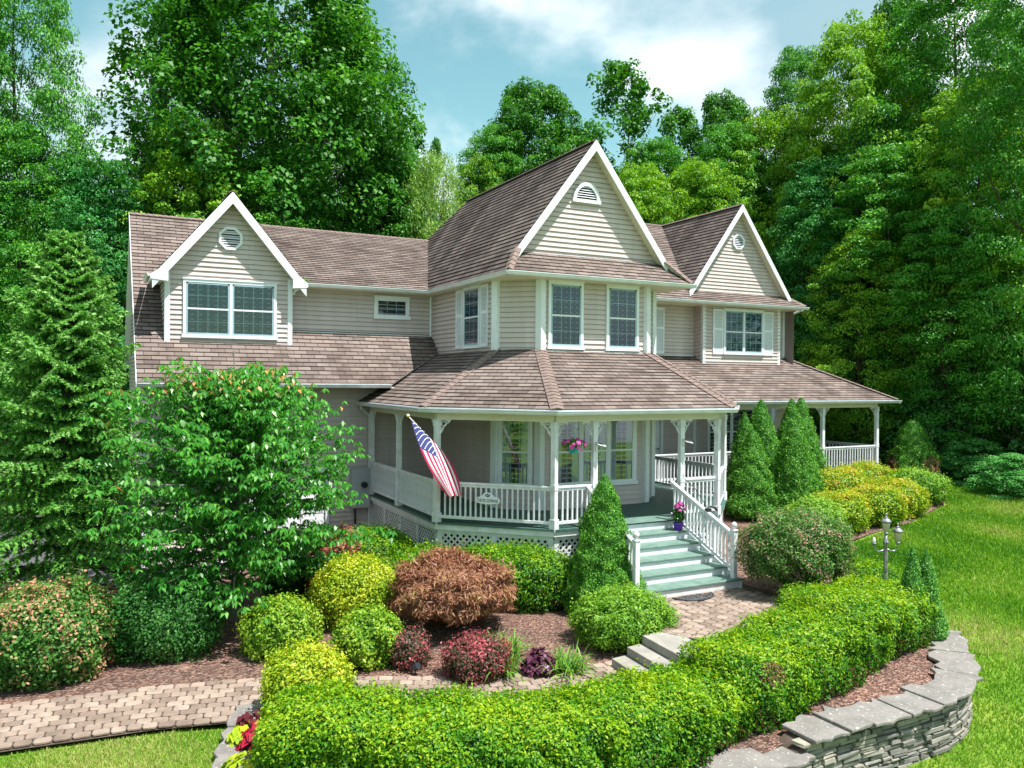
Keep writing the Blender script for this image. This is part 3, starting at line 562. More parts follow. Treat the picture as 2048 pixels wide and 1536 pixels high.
roof('porch_roof', [P2, P3, (13.3, 17.78, zt_), (10.0, 17.78, zt_)]); roof('porch_roof', [P3, P4, (14.14, 18.62, zt_), (13.3, 17.78, zt_)]); roof('porch_roof', [P4, P5, (14.14, 22.6, zt_), (14.14, 18.62, zt_)])
roof('porch_roof', [(15.2, 20.4, ze), (27.1, 20.4, ze), (24.0, 23.18, .92), (14.14, 23.18, .92), (14.14, 21.5, -.05)])
roof('porch_roof', [(27.1, 20.4, ze), (27.1, 30, ze), (24.0, 30, .92), (24.0, 23.18, .92)])
for a, b in ((P1, (9.16, 18.62, zt_)), (P2, (10, 17.78, zt_)), (P3, (13.3, 17.78, zt_)), (P4, (14.14, 18.62, zt_)), ((27.1, 20.4, ze), (24, 23.18, .92))): cap_line(a, b, .155, 'hip_cap', drop=.035, lf=.062)
for a, b in (((.85, 27.2, zg(27.2)), (10.6, 27.2, zg(27.2))), ((3.17, 22.36, 4.9), (3.17, 27, 4.9)), ((11.65, 17.83, zm(11.65)), (11.65, 26, zm(11.65))), ((21.2, 22.55, 6.53), (21.2, 27.3, 6.53)), ((8.83, 17.28, 2.66), (9.31, 17.8, 3.27)), ((14.47, 17.28, 2.66), (13.99, 17.8, 3.27)), ((12.2, 27.3, 6.53), (24, 27.3, 6.53)), ((24.05, 22.1, 2.86), (23.7, 22.8, 3.28))): cap_line(a, b)
# ---- rake boards with soffit returns
def rake(a, b, yw, depth=.2, h=.20):
    """white bargeboard from a (low) to b (apex) in the plane y = a.y, soffit back to yw"""
    a, b = Vector(a), Vector(b); d = (b - a).normalized(); n = Vector((-d.z, 0, d.x)); n = n if n.z > 0 else -n; mb = MB()
    q = [a - n * h, b - n * h, b, a]
    # plumb cut ends
    q[0] = a + Vector((0, 0, -h / max(n.z, .3))); q[1] = b + Vector((0, 0, -h / max(n.z, .3)))
    mb.prism([p + Vector((0, -.03, 0)) for p in q], (0, .035, 0)); o = H(mb, 'bargeboard', M['white'], bevel=.004)
    s = MB(); s.poly([q[0] + n * .06 + Vector((0, .005, 0)), q[1] + n * .06 + Vector((0, .005, 0)), q[1] + n * .06 + Vector((0, yw - a.y, 0)), q[0] + n * .06 + Vector((0, yw - a.y, 0))]); H(s, 'soffit', M['cream'])
rake((1.22, 22.33, zr(5.12) + .0), (3.17, 22.33, 4.9), 22.68, h=.19); rake((5.12, 22.33, zr(5.12)), (3.17, 22.33, 4.9), 22.68, h=.19)
rake((9.27, 17.8, zm(9.27) + .02), (11.65, 17.8, zm(11.65) + .02), 18.1, h=.17); rake((14.03, 17.8, zm(9.27) + .02), (11.65, 17.8, zm(11.65) + .02), 18.1, h=.17)
rake((18.72, 22.5, zw(18.72) + .02), (21.2, 22.5, 6.55), 22.8, h=.16); rake((23.68, 22.5, zw(23.68) + .02), (21.2, 22.5, 6.55), 22.8, h=.16)
rk = MB(); rk.prism([(.83, 21.5, zg(21.5) - .17), (.83, 27.2, zg(27.2) - .17), (.83, 27.2, zg(27.2) + .02), (.83, 21.5, zg(21.5) + .02)], (.03, 0, 0)); H(rk, 'bargeboard', M['white'])
# dormer eave returns
for x0, x1 in ((1.20, 1.56), (4.79, 5.12)):
    mb = MB(); mb.prism([(1.18, 22.33, 2.60), (1.18, 22.33, 2.49), (1.60, 22.33, 2.45), (1.60, 22.33, 2.93)] if x0 < 2 else [(5.16, 22.33, 2.60), (5.16, 22.33, 2.49), (4.75, 22.33, 2.45), (4.75, 22.33, 2.93)], (0, -.045, 0)); mb.box(x0, x1, 22.34, 22.70, 2.46, 2.54); mb.box(x0 + .02, x1 - .02, 22.66, 24.3 if x0 < 2 else 22.75, 2.54, 2.58); H(mb, 'eave_return', M['white'])
# ---- soffits
def soffit(pts, z): 
    mb = MB(); mb.prism([(x, y, z) for x, y in pts], (0, 0, .03)); return H(mb, 'soffit', M['cream'])
soffit([(8.83, 17.28), (14.47, 17.28), (14.47, 23.1), (8.83, 23.1)], 2.545); soffit([(14.2, 22.1), (24.0, 22.1), (24.0, 23.2), (14.2, 23.2)], 2.735); soffit([(4.85, 22.65), (9.0, 22.65), (9.0, 23.2), (4.85, 23.2)], 2.55)
soffit([(.86, 21.5), (7.4, 21.5), (8.0, 22.62), (.86, 22.62)], -.27)
mb = MB(); mb.prism([(6.98, 22.6, -.80), (6.98, 17.40, -.80), (9.05, 15.38, -.80), (13.80, 15.38, -.80), (15.8, 17.3, -.80), (15.8, 20.68, -.80), (26.8, 20.68, -.80), (26.8, 30, -.80), (14, 30, -.80), (8, 24, -.80)], (0, 0, .03)); H(mb, 'porch_ceiling', M['cream'])
# ---- gutters
def gutter(a, b, out, w=.115, h=.10):
    a, b, o = Vector(a), Vector(b), Vector(out).normalized(); d = b - a; mb = MB()
    prof = [(0, 0), (.0, -h), (w * .62, -h), (w * .80, -h * .62), (w * .80, -h * .45), (w, -h * .18), (w, 0), (w * .9, 0), (w * .9, -h * .16), (w * .1, -h * .5)]
    mb.prism([a + o * p + Vector((0, 0, q)) for p, q in prof], d); return H(mb, 'gutter', M['gutter'])
gutter((.85, 21.5, zg(21.5) - .0), (7.30, 21.5, zg(21.5)), (0, -1, 0)); gutter((5.12, 22.62, 2.65), (8.83, 22.62, 2.65), (0, -1, 0))
gutter((8.83, 22.7, 2.64), (8.83, 17.2, 2.64), (-1, 0, 0)); gutter((8.75, 17.28, 2.64), (14.56, 17.28, 2.64), (0, -1, 0)); gutter((14.47, 17.2, 2.64), (14.47, 22.1, 2.64), (1, 0, 0))
gutter((14.5, 22.1, 2.84), (24.15, 22.1, 2.84), (0, -1, 0)); gutter((1.20, 22.36, 2.66), (1.20, 24.3, 2.66), (-1, 0, 0))
for a, b in ((P0, P1), (P1, P2), (P2, P3), (P3, P4), (P4, P5), ((15.9, 20.4, ze), (27.2, 20.4, ze)), ((27.1, 20.35, ze), (27.1, 30, ze))):
    d = (Vector(b) - Vector(a)).normalized(); o = Vector((d.y, -d.x, 0)); gutter(Vector(a) - d * .04, Vector(b) + d * .04, o)
# ---- downspouts
def pipe(pts, name='downspout', r=.045, mat='gutter'):
    mb = MB(); mb.tube(pts, r, 6); return H(mb, name, M[mat])
pipe([(6.72, 22.35, -.75), (6.72, 22.38, -.86), (6.9, 22.46, -1.0), (7.02, 22.52, -1.08), (7.02, 22.52, -4.9)], r=.05)
pipe([(5.0, 22.55, 2.6), (4.98, 22.6, 2.48), (4.88, 22.62, 2.42), (4.84, 22.63, 2.3)]); pipe([(24.1, 22.3, 2.76), (24.07, 22.9, 2.6), (24.06, 23.2, 2.5), (24.06, 23.25, .9)])
pipe([(9.10, 23.08, 2.5), (9.10, 23.08, 1.3)], 'corner_trim', .03, 'white')
# ---- windows
def frame_basis(o, u, n): return Vector(o), Vector(u).normalized(), Vector(n).normalized()
def window(org, u, n, w, h, cols=3, rows=2, double=1, curtain='lace', casing=.075, sash=.045, single=False, name='window', back=True, sm='screen', proud=.07, label=None):
    """outer casing corner at org (lower left seen from outside), u to the right, n outward"""
    O, U, Nn = frame_basis(org, u, n); Z = Vector((0, 0, 1))
    if U.cross(Z).dot(Nn) < 0: pass
    P = lambda a, z, d: O + U * a + Z * z + Nn * d
    def bx(mb, a0, a1, z0, z1, d0, d1, m=0):
        mb.mesh([P(a, z, d) for z in (z0, z1) for d in (d0, d1) for a in (a0, a1)], [(0, 2, 3, 1), (4, 5, 7, 6), (0, 1, 5, 4), (2, 6, 7, 3), (0, 4, 6, 2), (1, 3, 7, 5)], m)
    fr = MB(); c = casing
    bx(fr, 0, c, 0, h, .004, proud); bx(fr, w - c, w, 0, h, .004, proud); bx(fr, c, w - c, h - c, h, .004, proud); bx(fr, -.03, w + .03, -.02, c * .8, .004, proud + .03); bx(fr, -.02, w + .02, h, h + .03, .004, proud + .02)
    fo = H(fr, name, M['white'], bevel=.003)
    if label: fo['label'] = label
    uw = (w - 2 * c - (double - 1) * .07) / double
    for k in range(double):
        a0 = c + k * (uw + .07); a1 = a0 + uw
        if k: mb = MB(); bx(mb, a0 - .07, a0, c * .8, h - c, .004, proud); sub(mb.build('mullion', M['white']), fo)
        bk = MB(); bx(bk, a0, a1, c * .8, h - c, .022, .026); sub(bk.build('dark_backing', M['dark']), fo)
        if curtain:
            cu = MB(); n_ = 26; z0, z1 = c * .8 + .02, h - c
            spans = [(a0 + .01, a1 - .01)] if curtain == 'lace' else [(a0 + .01, a0 + uw * .30), (a1 - uw * .30, a1 - .01)]
            for (p0, p1) in spans:
                for i in range(n_):
                    q0, q1 = p0 + (p1 - p0) * i / n_, p0 + (p1 - p0) * (i + 1) / n_; d0 = .031 + .004 * math.sin(i * 1.3); d1 = .031 + .004 * math.sin((i + 1) * 1.3)
                    cu.poly([P(q0, z0, d0), P(q1, z0, d1), P(q1, z1, d1), P(q0, z1, d0)])
            sub(cu.build('curtain', M['lace'] if curtain == 'lace' else M['whitecurtain']), fo)
        gl = MB(); z0, z1 = c * .8, h - c; gl.poly([P(a0, z0, .050), P(a1, z0, .050), P(a1, z1, .050), P(a0, z1, .050)]); sub(gl.build('glass', M['porch_glass'] if curtain == 'white' else M['glass']), fo)
        sa = MB(); mid = (z0 + z1) / 2
        bx(sa, a0, a0 + sash, z0, z1, .045, .062); bx(sa, a1 - sash, a1, z0, z1, .045, .062); bx(sa, a0, a1, z0, z0 + sash * 1.3, .045, .063); bx(sa, a0, a1, z1 - sash, z1, .045, .062)
        halves = [(z0, z1)] if single else [(z0, mid), (mid, z1)]
        sub(sa.build('sash', M[sm]), fo)
        mu = MB()
        if not single: mr = MB(); bx(mr, a0 + sash * .5, a1 - sash * .5, mid - .022, mid + .022, .045, .066); sub(mr.build('meeting_rail', M['white']), fo)
        for (p, q) in halves:
            for i in range(1, cols): x = a0 + sash + (uw - 2 * sash) * i / cols; bx(mu, x - .009, x + .009, p, q, .040, .046)
            for j in range(1, rows): z = p + (q - p) * j / rows; bx(mu, a0 + sash, a1 - sash, z - .009, z + .009, .0402, .0462)
        sub(mu.build('muntins', M['grid']), fo)
    return fo
F = (0, -1, 0)
window((10.20, 17.78, .80), (1, 0, 0), F, 1.05, 1.72, 3, 2); window((11.97, 17.78, .80), (1, 0, 0), F, 1.05, 1.72, 3, 2)
window((9.16, 20.62, .86), (0, -1, 0), (-1, 0, 0), 1.10, 1.68, 3, 2)
window((1.98, 22.68, 1.05), (1, 0, 0), F, 2.40, 1.52, 4, 2, 2)
window((7.31, 23.15, 1.80), (1, 0, 0), F, 1.10, .64, 3, 2, single=True, sash=.03, casing=.09, sm='white', curtain=None)
window((20.43, 22.65, 1.00), (1, 0, 0), F, 1.96, 1.66, 3, 2, 2)
window((16.75, 23.15, .97), (1, 0, 0), F, .85, 1.68, 3, 2)
window((10.30, 17.78, -2.78), (1, 0, 0), F, 2.68, 1.85, 2, 2, 3, 'white', .10, .035, sm='white')
_b = Vector((9.22, 18.56, -2.78)); window(_b, (s2, -s2, 0), (-s2, -s2, 0), .93, 1.85, 3, 2, 1, 'white', .09, .035, sm='white')
window((19.7, 22.65, -2.75), (1, 0, 0), F, 2.3, 1.8, 3, 2, 2, None, .09, .035, sm='white')
window((1.35, 22.6, -2.95), (1, 0, 0), F, 1.25, 1.05, 2, 2, 1, 'white', .08)
# ---- shutters
def shutter(org, u, n, w, h):
    O, U, Nn = frame_basis(org, u, n); Z = Vector((0, 0, 1)); P = lambda a, z, d: O + U * a + Z * z + Nn * d; mb = MB()
    def bx(a0, a1, z0, z1, d0, d1): mb.mesh([P(a, z, d) for z in (z0, z1) for d in (d0, d1) for a in (a0, a1)], [(0, 2, 3, 1), (4, 5, 7, 6), (0, 1, 5, 4), (2, 6, 7, 3), (0, 4, 6, 2), (1, 3, 7, 5)])
    f = .055; bx(0, f, 0, h, .02, .055); bx(w - f, w, 0, h, .02, .055)
    for z in (0, h * .53, h - f * 1.4): bx(f, w - f, z, z + f * 1.4, .02, .054)
    o = H(mb, 'shutter', M['white']); mb = MB()
    for z0, z1 in ((f * 1.4, h * .53), (h * .53 + f * 1.4, h - f * 1.4)):
        z = z0
        while z < z1 - .02: mb.mesh([P(f, z, .048), P(w - f, z, .048), P(w - f, z + .034, .028), P(f, z + .034, .028)], [(0, 1, 2, 3)]); z += .034
    mb.mesh([P(f, 0, .022), P(w - f, 0, .022), P(w - f, h, .022), P(f, h, .022)], [(0, 1, 2, 3)])
    sub(mb.build('louvres', M['white']), o)
shutter((9.16, 21.16, .86), (0, -1, 0), (-1, 0, 0), .46, 1.66); shutter((9.16, 19.50, .86), (0, -1, 0), (-1, 0, 0), .46, 1.66)
shutter((19.93, 22.65, .98), (1, 0, 0), F, .48, 1.66); shutter((22.41, 22.65, .98), (1, 0, 0), F, .48, 1.66); shutter((17.62, 23.15, .97), (1, 0, 0), F, .48, 1.66)
# ---- gable vents
def vent(c, r, kind, y):
    mb = MB(); ring = [(math.cos(PI / 8 + k * PI / 4), math.sin(PI / 8 + k * PI / 4)) for k in range(8)] if kind == 'oct' else [(math.cos(PI * k / 14), math.sin(PI * k / 14) * 1.15 - .1) for k in range(15)]
    n = len(ring)
    for k in range(n):
        a, b = ring[k], ring[(k + 1) % n]; o = [Vector((c[0] + q[0] * r * s_, y, c[1] + q[1] * r * s_)) for s_ in (1, .78) for q in (a, b)]
        mb.prism([o[0], o[1], o[3], o[2]], (0, -.075, 0))
    if kind != 'oct': mb.box(c[0] - r * 1.04, c[0] + r * 1.04, y - .085, y, c[1] - .1 * r - .06, c[1] - .1 * r + .03)
    v = H(mb, 'gable_vent', M['white']); lo = MB(); z = c[1] - r * .78
    while z < c[1] + r * 1.0:
        zz = (z - c[1]) / (r * .8)
        if kind == 'oct': wd = .8 * r * (.94 if abs(zz) < .42 else .94 - (abs(zz) - .42) * 1.0)
        else:
            if z < c[1] - .1 * r + .03: z += .062; continue
            q = (zz + .1) / 1.15; wd = .8 * r * math.sqrt(max(0, 1 - q * q))
        if abs(zz) < .95 or kind != 'oct':
            if wd > .03: lo.mesh([(c[0] - wd, y - .055, z), (c[0] + wd, y - .055, z), (c[0] + wd, y - .025, z + .030), (c[0] - wd, y - .025, z + .030)], [(0, 1, 2, 3)])
        z += .062
    bk = MB(); bk.prism([(c[0] + q[0] * r * .8, y - .012, c[1] + q[1] * r * .8) for q in ring], (0, -.004, 0)); sub(bk.build('vent_backing', M['dark']), v)
    sub(lo.build('louvres', M['white']), v)
vent((3.16, 3.72), .33, 'oct', 22.675); vent((11.52, 4.80), .42, 'arch', 18.09); vent((21.24, 5.20), .30, 'oct', 22.79)
# ---- porch posts, beams
post_poly = [(7.06, 22.55), (7.06, 17.43), (9.08, 15.46), (13.80, 15.46), (15.72, 17.35), (15.72, 20.75), (26.4, 20.75), (26.4, 29.5)]
bm_ = MB()
for a, b in zip(post_poly[:-1], post_poly[1:]): bm_.beam((*a, -.86), (*b, -.86), .11, .17)
H(bm_, 'porch_beam', M['cream'], bevel=.005)
def bracket(mb, x, y, dx, dy, s=.34):
    """scroll-sawn fretwork corner bracket"""
    t = .028; pt = lambda a, z: Vector((x + dx * a, y + dy * a, z)); z0 = -.945
    def strip(pts, w=.024):
        for i in range(len(pts) - 1):
            (a, b), (c, d) = pts[i], pts[i + 1]; mb.beam(pt(a, z0 - b), pt(c, z0 - d), t, w, up=(dx * .01 + .001, dy * .01, 1) if abs(a - c) > 1e-3 else (dx, dy, 0))
    strip([(.07, .012), (s, .012)]); strip([(.082, 0), (.082, s)])
    strip([(s - .02, .02), (s - .05, .07), (s - .11, .09), (s - .13, .14), (s - .18, .17), (.15, s - .13), (.12, s - .09), (.10, s - .03)], .028)
    for (ca, cb, r) in ((.16, .10, .052), (.255, .055, .03), (.125, .225, .032)):
        strip([(ca + r * math.cos(k * PI / 5), cb + r * math.sin(k * PI / 5)) for k in range(10)], .016)
def porch_post(x, y, dirs, z0=ZD, rz=0, h1=-.94):
    c, sn = math.cos(rz), math.sin(rz)
    def sq(mb, h, a, b): mb.prism([(x + c * p - sn * q, y + sn * p + c * q, a) for p, q in ((-h, -h), (h, -h), (h, h), (-h, h))], (0, 0, b - a))
    mb = MB(); sq(mb, .062, z0, h1); sq(mb, .082, z0 - .06, z0 + .22); sq(mb, .070, z0 + .86, z0 + 1.0); sq(mb, .075, h1 - .16, h1 + .0)
    o = H(mb, 'porch_post', M['oldwhite'], bevel=.008)
    for (dx, dy) in dirs: b = MB(); bracket(b, x, y, dx, dy); sub(b.build('bracket', M['oldwhite']), o)
    return o
X_, Y_, DG = (1, 0), (0, 1), (s2, -s2)
porch_post(7.06, 22.42, [(0, -1)]); porch_post(7.06, 20.1, [(0, 1), (0, -1)]); porch_post(7.06, 17.43, [(0, 1), DG], rz=PI / 8); porch_post(9.08, 15.46, [(-s2, s2), (1, 0)], rz=PI / 8)
porch_post(10.14, 15.46, [(-1, 0), (1, 0)]); porch_post(12.66, 15.46, [(-1, 0), (1, 0)]); porch_post(13.80, 15.46, [(-1, 0), (s2, s2)], rz=PI / 8); porch_post(15.72, 17.35, [], rz=PI / 8)
porch_post(15.72, 20.75, []); porch_post(18.7, 20.75, [(-1, 0), (1, 0)]); porch_post(21.0, 20.75, [(-1, 0), (1, 0)]); porch_post(23.5, 20.75, [(-1, 0), (1, 0)]); porch_post(26.4, 20.75, [(-1, 0), (0, 1)]); porch_post(26.4, 25.0, [(0, 1), (0, -1)]); porch_post(26.4, 29.0, [(0, -1)])
# ---- porch floor
def off_poly(o): return [(7.06 - o, 22.6), (7.06 - o, 17.43 - o * .41), (9.08 - o * .41, 15.46 - o), (13.80 + o * .41, 15.46 - o), (15.72 + o, 17.35 - o * .41), (15.72 + o, 20.75 - o), (26.4 + o, 20.75 - o), (26.4 + o, 29.5), (23.9, 29.5), (23.9, 22.6)]
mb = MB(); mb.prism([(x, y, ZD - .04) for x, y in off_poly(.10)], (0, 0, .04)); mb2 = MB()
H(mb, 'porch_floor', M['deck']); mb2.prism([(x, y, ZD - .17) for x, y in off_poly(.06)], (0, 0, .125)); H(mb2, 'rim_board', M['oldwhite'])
# ---- railings
bal = None
def railing(a, b, za=ZD, zb=None, name='railing', gap=.07, top=.93, bot=.13, sp=.125, sloped=False):
    global bal
    zb = za if zb is None else zb; a, b = Vector((*a, za)), Vector((*b, zb)); d = b - a; L_ = Vector((d.x, d.y, 0)).length; mb = MB(); ups = Vector((0, 0, 1))
    mb.beam(a + ups * top, b + ups * top, .085, .045); mb.beam(a + ups * (top - .055), b + ups * (top - .055), .045, .06); mb.beam(a + ups * bot, b + ups * bot, .05, .07)
    o = H(mb, name, M['oldwhite'], bevel=.004); n = max(1, round(L_ / sp)); dr = math.atan2(d.y, d.x)
    for k in range(1, n):
        p = a + d * (k / n)
        if bal is None:
            m_ = MB(); m_.box(-.019, .019, -.019, .019, bot, top - .05); q = m_.build('baluster', M['oldwhite']); bal = q
        else: q = bal.copy(); C.objects.link(q)
        q.location = p; q.rotation_euler = (0, 0, dr); q.parent = o
    return o
railing((7.06, 22.36), (7.06, 20.17)); railing((7.06, 20.03), (7.06, 17.52)); railing((7.12, 17.37), (9.02, 15.52)); railing((9.17, 15.46), (10.07, 15.46)); railing((12.73, 15.46), (13.72, 15.46))
railing((13.86, 15.52), (15.66, 17.29), sp=.16); railing((15.72, 17.44), (15.72, 20.66), sp=.16); railing((15.8, 20.75), (18.62, 20.75), sp=.15); railing((18.78, 20.75), (20.93, 20.75), sp=.15); railing((21.07, 20.75), (23.43, 20.75), sp=.15); railing((23.57, 20.75), (26.33, 20.75), sp=.135); railing((26.4, 20.83), (26.4, 24.93), sp=.18)
# ---- lattice skirting
def lattice(a, b, z0, z1, parts=1):
    a, b = Vector((*a, 0)), Vector((*b, 0)); d = (b - a).normalized(); L_ = (b - a).length; n = Vector((d.y, -d.x, 0)); P = lambda s, z, o=0: a + d * s + n * o + Vector((0, 0, z))
    mb = MB(); st_ = .15; w = .045; h = z1 - z0
    for sg, o in ((1, .004), (-1, -.008)):
        k = -int(h / st_) - 2
        while k * st_ < L_ + h:
            s0 = k * st_; pts = [(s0, z0), (s0 + h * sg * 1, z1)] if sg > 0 else [(s0 + h, z0), (s0, z1)]
            (xa, za), (xb, zb) = pts; k += 1
            if xa > xb: (xa, za), (xb, zb) = (xb, zb), (xa, za)
            if xb <= 0 or xa >= L_: continue
            sl = (zb - za) / (xb - xa)
            if xa < 0: za += sl * (0 - xa); xa = 0
            if xb > L_: zb += sl * (L_ - xb); xb = L_
            if xb - xa < .02: continue
            mb.beam(P(xa, za, o), P(xb, zb, o), .007, w, up=Vector((0, 0, 1)))
    f = H(mb, 'lattice_panel', M['oldwhite']); fr = MB(); fr.beam(P(0, z1 - .03, .02), P(L_, z1 - .03, .02), .03, .08)
    for k in range(parts + 1): s = L_ * k / parts; fr.beam(P(min(max(s, .06), L_ - .06), z0, .021), P(min(max(s, .06), L_ - .06), z1, .021), .12, .03, up=n)
    sub(fr.build('lattice_frame', M['oldwhite']), f)
for a, b, z0, p in (((7.10, 22.55), (7.10, 17.45), -5.0, 4), ((7.10, 17.45), (9.10, 15.50), -4.97, 2), ((9.10, 15.50), (10.0, 15.50), -4.95, 1), ((12.6, 15.50), (13.8, 15.5), -4.7, 1), ((13.8, 15.5), (15.7, 17.38), -4.55, 2), ((15.7, 17.38), (15.7, 20.78), -4.4, 2), ((15.7, 20.79), (26.36, 20.79), -4.25, 6), ((26.36, 20.79), (26.36, 29), -4.1, 4)):
    lattice(a, b, z0, ZD - .19, p)
mb = MB(); mb.prism([(x, y, -5.2) for x, y in off_poly(-.25)], (0, 0, 1.66)); H(mb, 'crawl_space_shade', M['dark'])  # solid near-black block standing in for the shade under the porch
# ---- stairs
stairs = MB(); tr_n = 5; RISE = .19; RUN = .435; xs0, xs1 = 9.76, 12.46
sob = MB()
for k in range(6):
    y0 = 15.30 - RUN * k; z = ZD - RISE * k
    sob.box(xs0 + .03, xs1 - .03, y0 + .03, y0 + .055, z - RISE, z - .038)
sob.prism([(xs0, 15.32, ZD - .05), (xs0, 15.3 - RUN * 5, ZD - .05 - RISE * 5), (xs0, 15.3 - RUN * 5, -4.5), (xs0, 15.32, -4.8)], (.03, 0, 0)); sob.prism([(xs1 - .03, 15.32, ZD - .05), (xs1 - .03, 15.3 - RUN * 5, ZD - .05 - RISE * 5), (xs1 - .03, 15.3 - RUN * 5, -4.5), (xs1 - .03, 15.32, -4.8)], (.03, 0, 0))
stair = H(sob, 'porch_stairs', M['oldwhite'])
for k in range(1, 6):
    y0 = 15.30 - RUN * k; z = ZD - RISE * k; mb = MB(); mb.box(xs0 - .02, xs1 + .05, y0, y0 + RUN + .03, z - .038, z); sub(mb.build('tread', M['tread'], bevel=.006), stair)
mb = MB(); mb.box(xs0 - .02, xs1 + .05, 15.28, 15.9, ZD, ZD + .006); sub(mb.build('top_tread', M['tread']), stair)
for x in (xs0 - .03, xs1 - .12):
    yN = 13.26; zN = ZD - RISE * 5
    mb = MB(); mb.box(x - .055, x + .055, yN - .055, yN + .055, zN - (.2 if x < 11 else 0), zN + 1.03); mb.box(x - .07, x + .07, yN - .07, yN + .07, zN + 1.03, zN + 1.06)
    nw = sub(mb.build('newel_post', M['oldwhite'], bevel=.006), stair); bl = MB(); bl.lathe((x, yN, zN + 1.06), [(.0, 0), (.035, .0), (.02, .03), (.045, .05), (.062, .085), (.062, .11), (.045, .145), (.01, .165)], 14); sub(bl.build('ball_finial', M['oldwhite'], smooth=True), nw)
    railing((x + (.22 if x < 11 else 0), 15.42), (x, yN + .06), ZD + .02, zN + .09, 'stair_railing', top=.88, bot=.10, sp=.12)
# ---- door, garage door, meter box, outlet
mb = MB(); mb.box(16.52, 16.64, 22.57, 22.645, ZD, -1.18); mb.box(17.56, 17.68, 22.57, 22.645, ZD, -1.18); mb.box(16.52, 17.68, 22.565, 22.64, -1.18, -1.05); mb.box(16.64, 17.56, 22.54, 22.64, ZD, ZD + .05)
door = H(mb, 'front_door', M['white']); mb = MB(); mb.box(16.66, 17.54, 22.60, 22.64, ZD + .05, -1.19); d2 = sub(mb.build('door_leaf', M['white'], bevel=.004), door)
mb = MB()
for z in np.linspace(-2.9, -1.32, 6)[:-1]: mb.box(17.18, 17.34, 22.590, 22.604, z, z + .30)
sub(mb.build('door_glass', M['dark']), door); mb = MB(); mb.lathe((17.45, 22.57, -2.42), [(.01, 0), (.03, .015), (.03, .045), (.01, .06)], 10); sub(mb.build('handle', M['black']), door)
mb = MB(); mb.box(18.10, 18.24, 22.55, 22.63, -3.02, -2.82); o = H(mb, 'outlet_box', M['white'], bevel=.01); mb = MB(); mb.box(18.14, 18.20, 22.545, 22.551, -2.97, -2.87); sub(mb.build('outlet_cover', M['black']), o)
for x0 in (2.95, 5.0)[:1]:
    mb = MB(); x1 = x0 + 2.9; mb.box(x0, x0 + .1, 22.52, 22.6, -5, -2.65); mb.box(x1 - .1, x1, 22.52, 22.6, -5, -2.65); mb.box(x0, x1, 22.52, 22.6, -2.65, -2.53); gd = H(mb, 'garage_door', M['white'])
    mb = MB(); n = 4
    for j in range(4):
        for i in range(n):
            xa = x0 + .12 + (x1 - x0 - .24) * i / n; xb = xa + (x1 - x0 - .24) / n - .03; za = -4.97 + j * .58; mb.box(xa, xb, 22.555, 22.58, za, za + .55)
            mb.box(xa + .1, xb - .1, 22.545, 22.556, za + .1, za + .45)
    sub(mb.build('door_panels', M['white'], bevel=.006), gd)
mb = MB(); mb.box(6.46, 6.99, 22.34, 22.58, -3.72, -2.58); mbx = H(mb, 'meter_box', simple('grey_metal_box', (.46, .49, .52), (.38, .41, .44), 3, .45, metal=.2), bevel=.015); mb = MB()
vs_ = []; mt = MB(); mt.tube([(6.80, 22.36, -3.05), (6.80, 22.22, -3.05)], [.09, .085], 14); sub(mt.build('meter', M['black']), mbx)
pipe([(6.6, 22.5, -3.7), (6.6, 22.5, -4.9)], 'conduit', .03, 'black')
# ---------------------------------------------------------------- vegetation
def unit(v): return v / (np.linalg.norm(v, axis=1, keepdims=True) + 1e-9)
def leaves_arrays(c, nrm, size, aspect, rng, rnd, droop=0., fold=.25, dirs=None, shape=4):
    """rhombic leaves : c centres, nrm normals, size per leaf"""
    n = len(c)
    if dirs is None: dirs = unit(rng.normal(size=(n, 3)))
    d = dirs - (dirs * nrm).sum(1, keepdims=True) * nrm; d = unit(d); d[:, 2] -= droop; d = unit(d)
    s = unit(np.cross(nrm, d)); nn = unit(np.cross(d, s)); sz = size[:, None]; w = sz * aspect * .5
    base = c - d * sz * .5; tip = c + d * sz * .5 - nn * sz * .12; mid = c - d * sz * .04
    a = mid + s * w + nn * w * fold; b = mid - s * w + nn * w * fold
    return np.stack([base, a, tip, b], 1).reshape(-1, 3), np.repeat(rnd[:, None], 1, 1).reshape(-1)
def leaf_object(name, V, R, mat, parent=None, extra=None, smooth=False):
    """V (4n,3) quads, R (n) per face value ; extra = (verts, faces, value) solid core"""
    n = len(V) // 4; faces_n = n; me = bpy.data.meshes.new(name)
    ev, ef, er = extra if extra else (np.zeros((0, 3)), np.zeros((0, 4), int), 0)
    ne = len(ef); me.vertices.add(len(V) + len(ev)); me.vertices.foreach_set('co', np.vstack([V, ev]).astype(np.float32).ravel())
    loops = np.r_[np.arange(4 * n), (np.asarray(ef).ravel() + 4 * n) if ne else np.zeros(0, int)].astype(np.int32)
    me.loops.add(len(loops)); me.loops.foreach_set('vertex_index', loops)
    me.polygons.add(n + ne); me.polygons.foreach_set('loop_start', (np.arange(n + ne) * 4).astype(np.int32)); me.polygons.foreach_set('loop_total', np.full(n + ne, 4, np.int32))
    at = me.attributes.new('rnd', 'FLOAT', 'FACE'); at.data.foreach_set('value', np.r_[R, np.full(ne, er)].astype(np.float32))
    me.materials.append(mat); me.update(calc_edges=True)
    o = bpy.data.objects.new(name, me); C.objects.link(o)
    if parent is not None: o.parent = parent
    return o
def lumps(rng, k, f0, f1):
    """sum of random plane waves : smooth lumpiness over positions"""
    K = unit(rng.normal(size=(k, 3))) * rng.uniform(f0, f1, (k, 1)); ph = rng.uniform(0, 6.28, k)
    return lambda p: np.sin(p @ K.T + ph).sum(1) / math.sqrt(k)
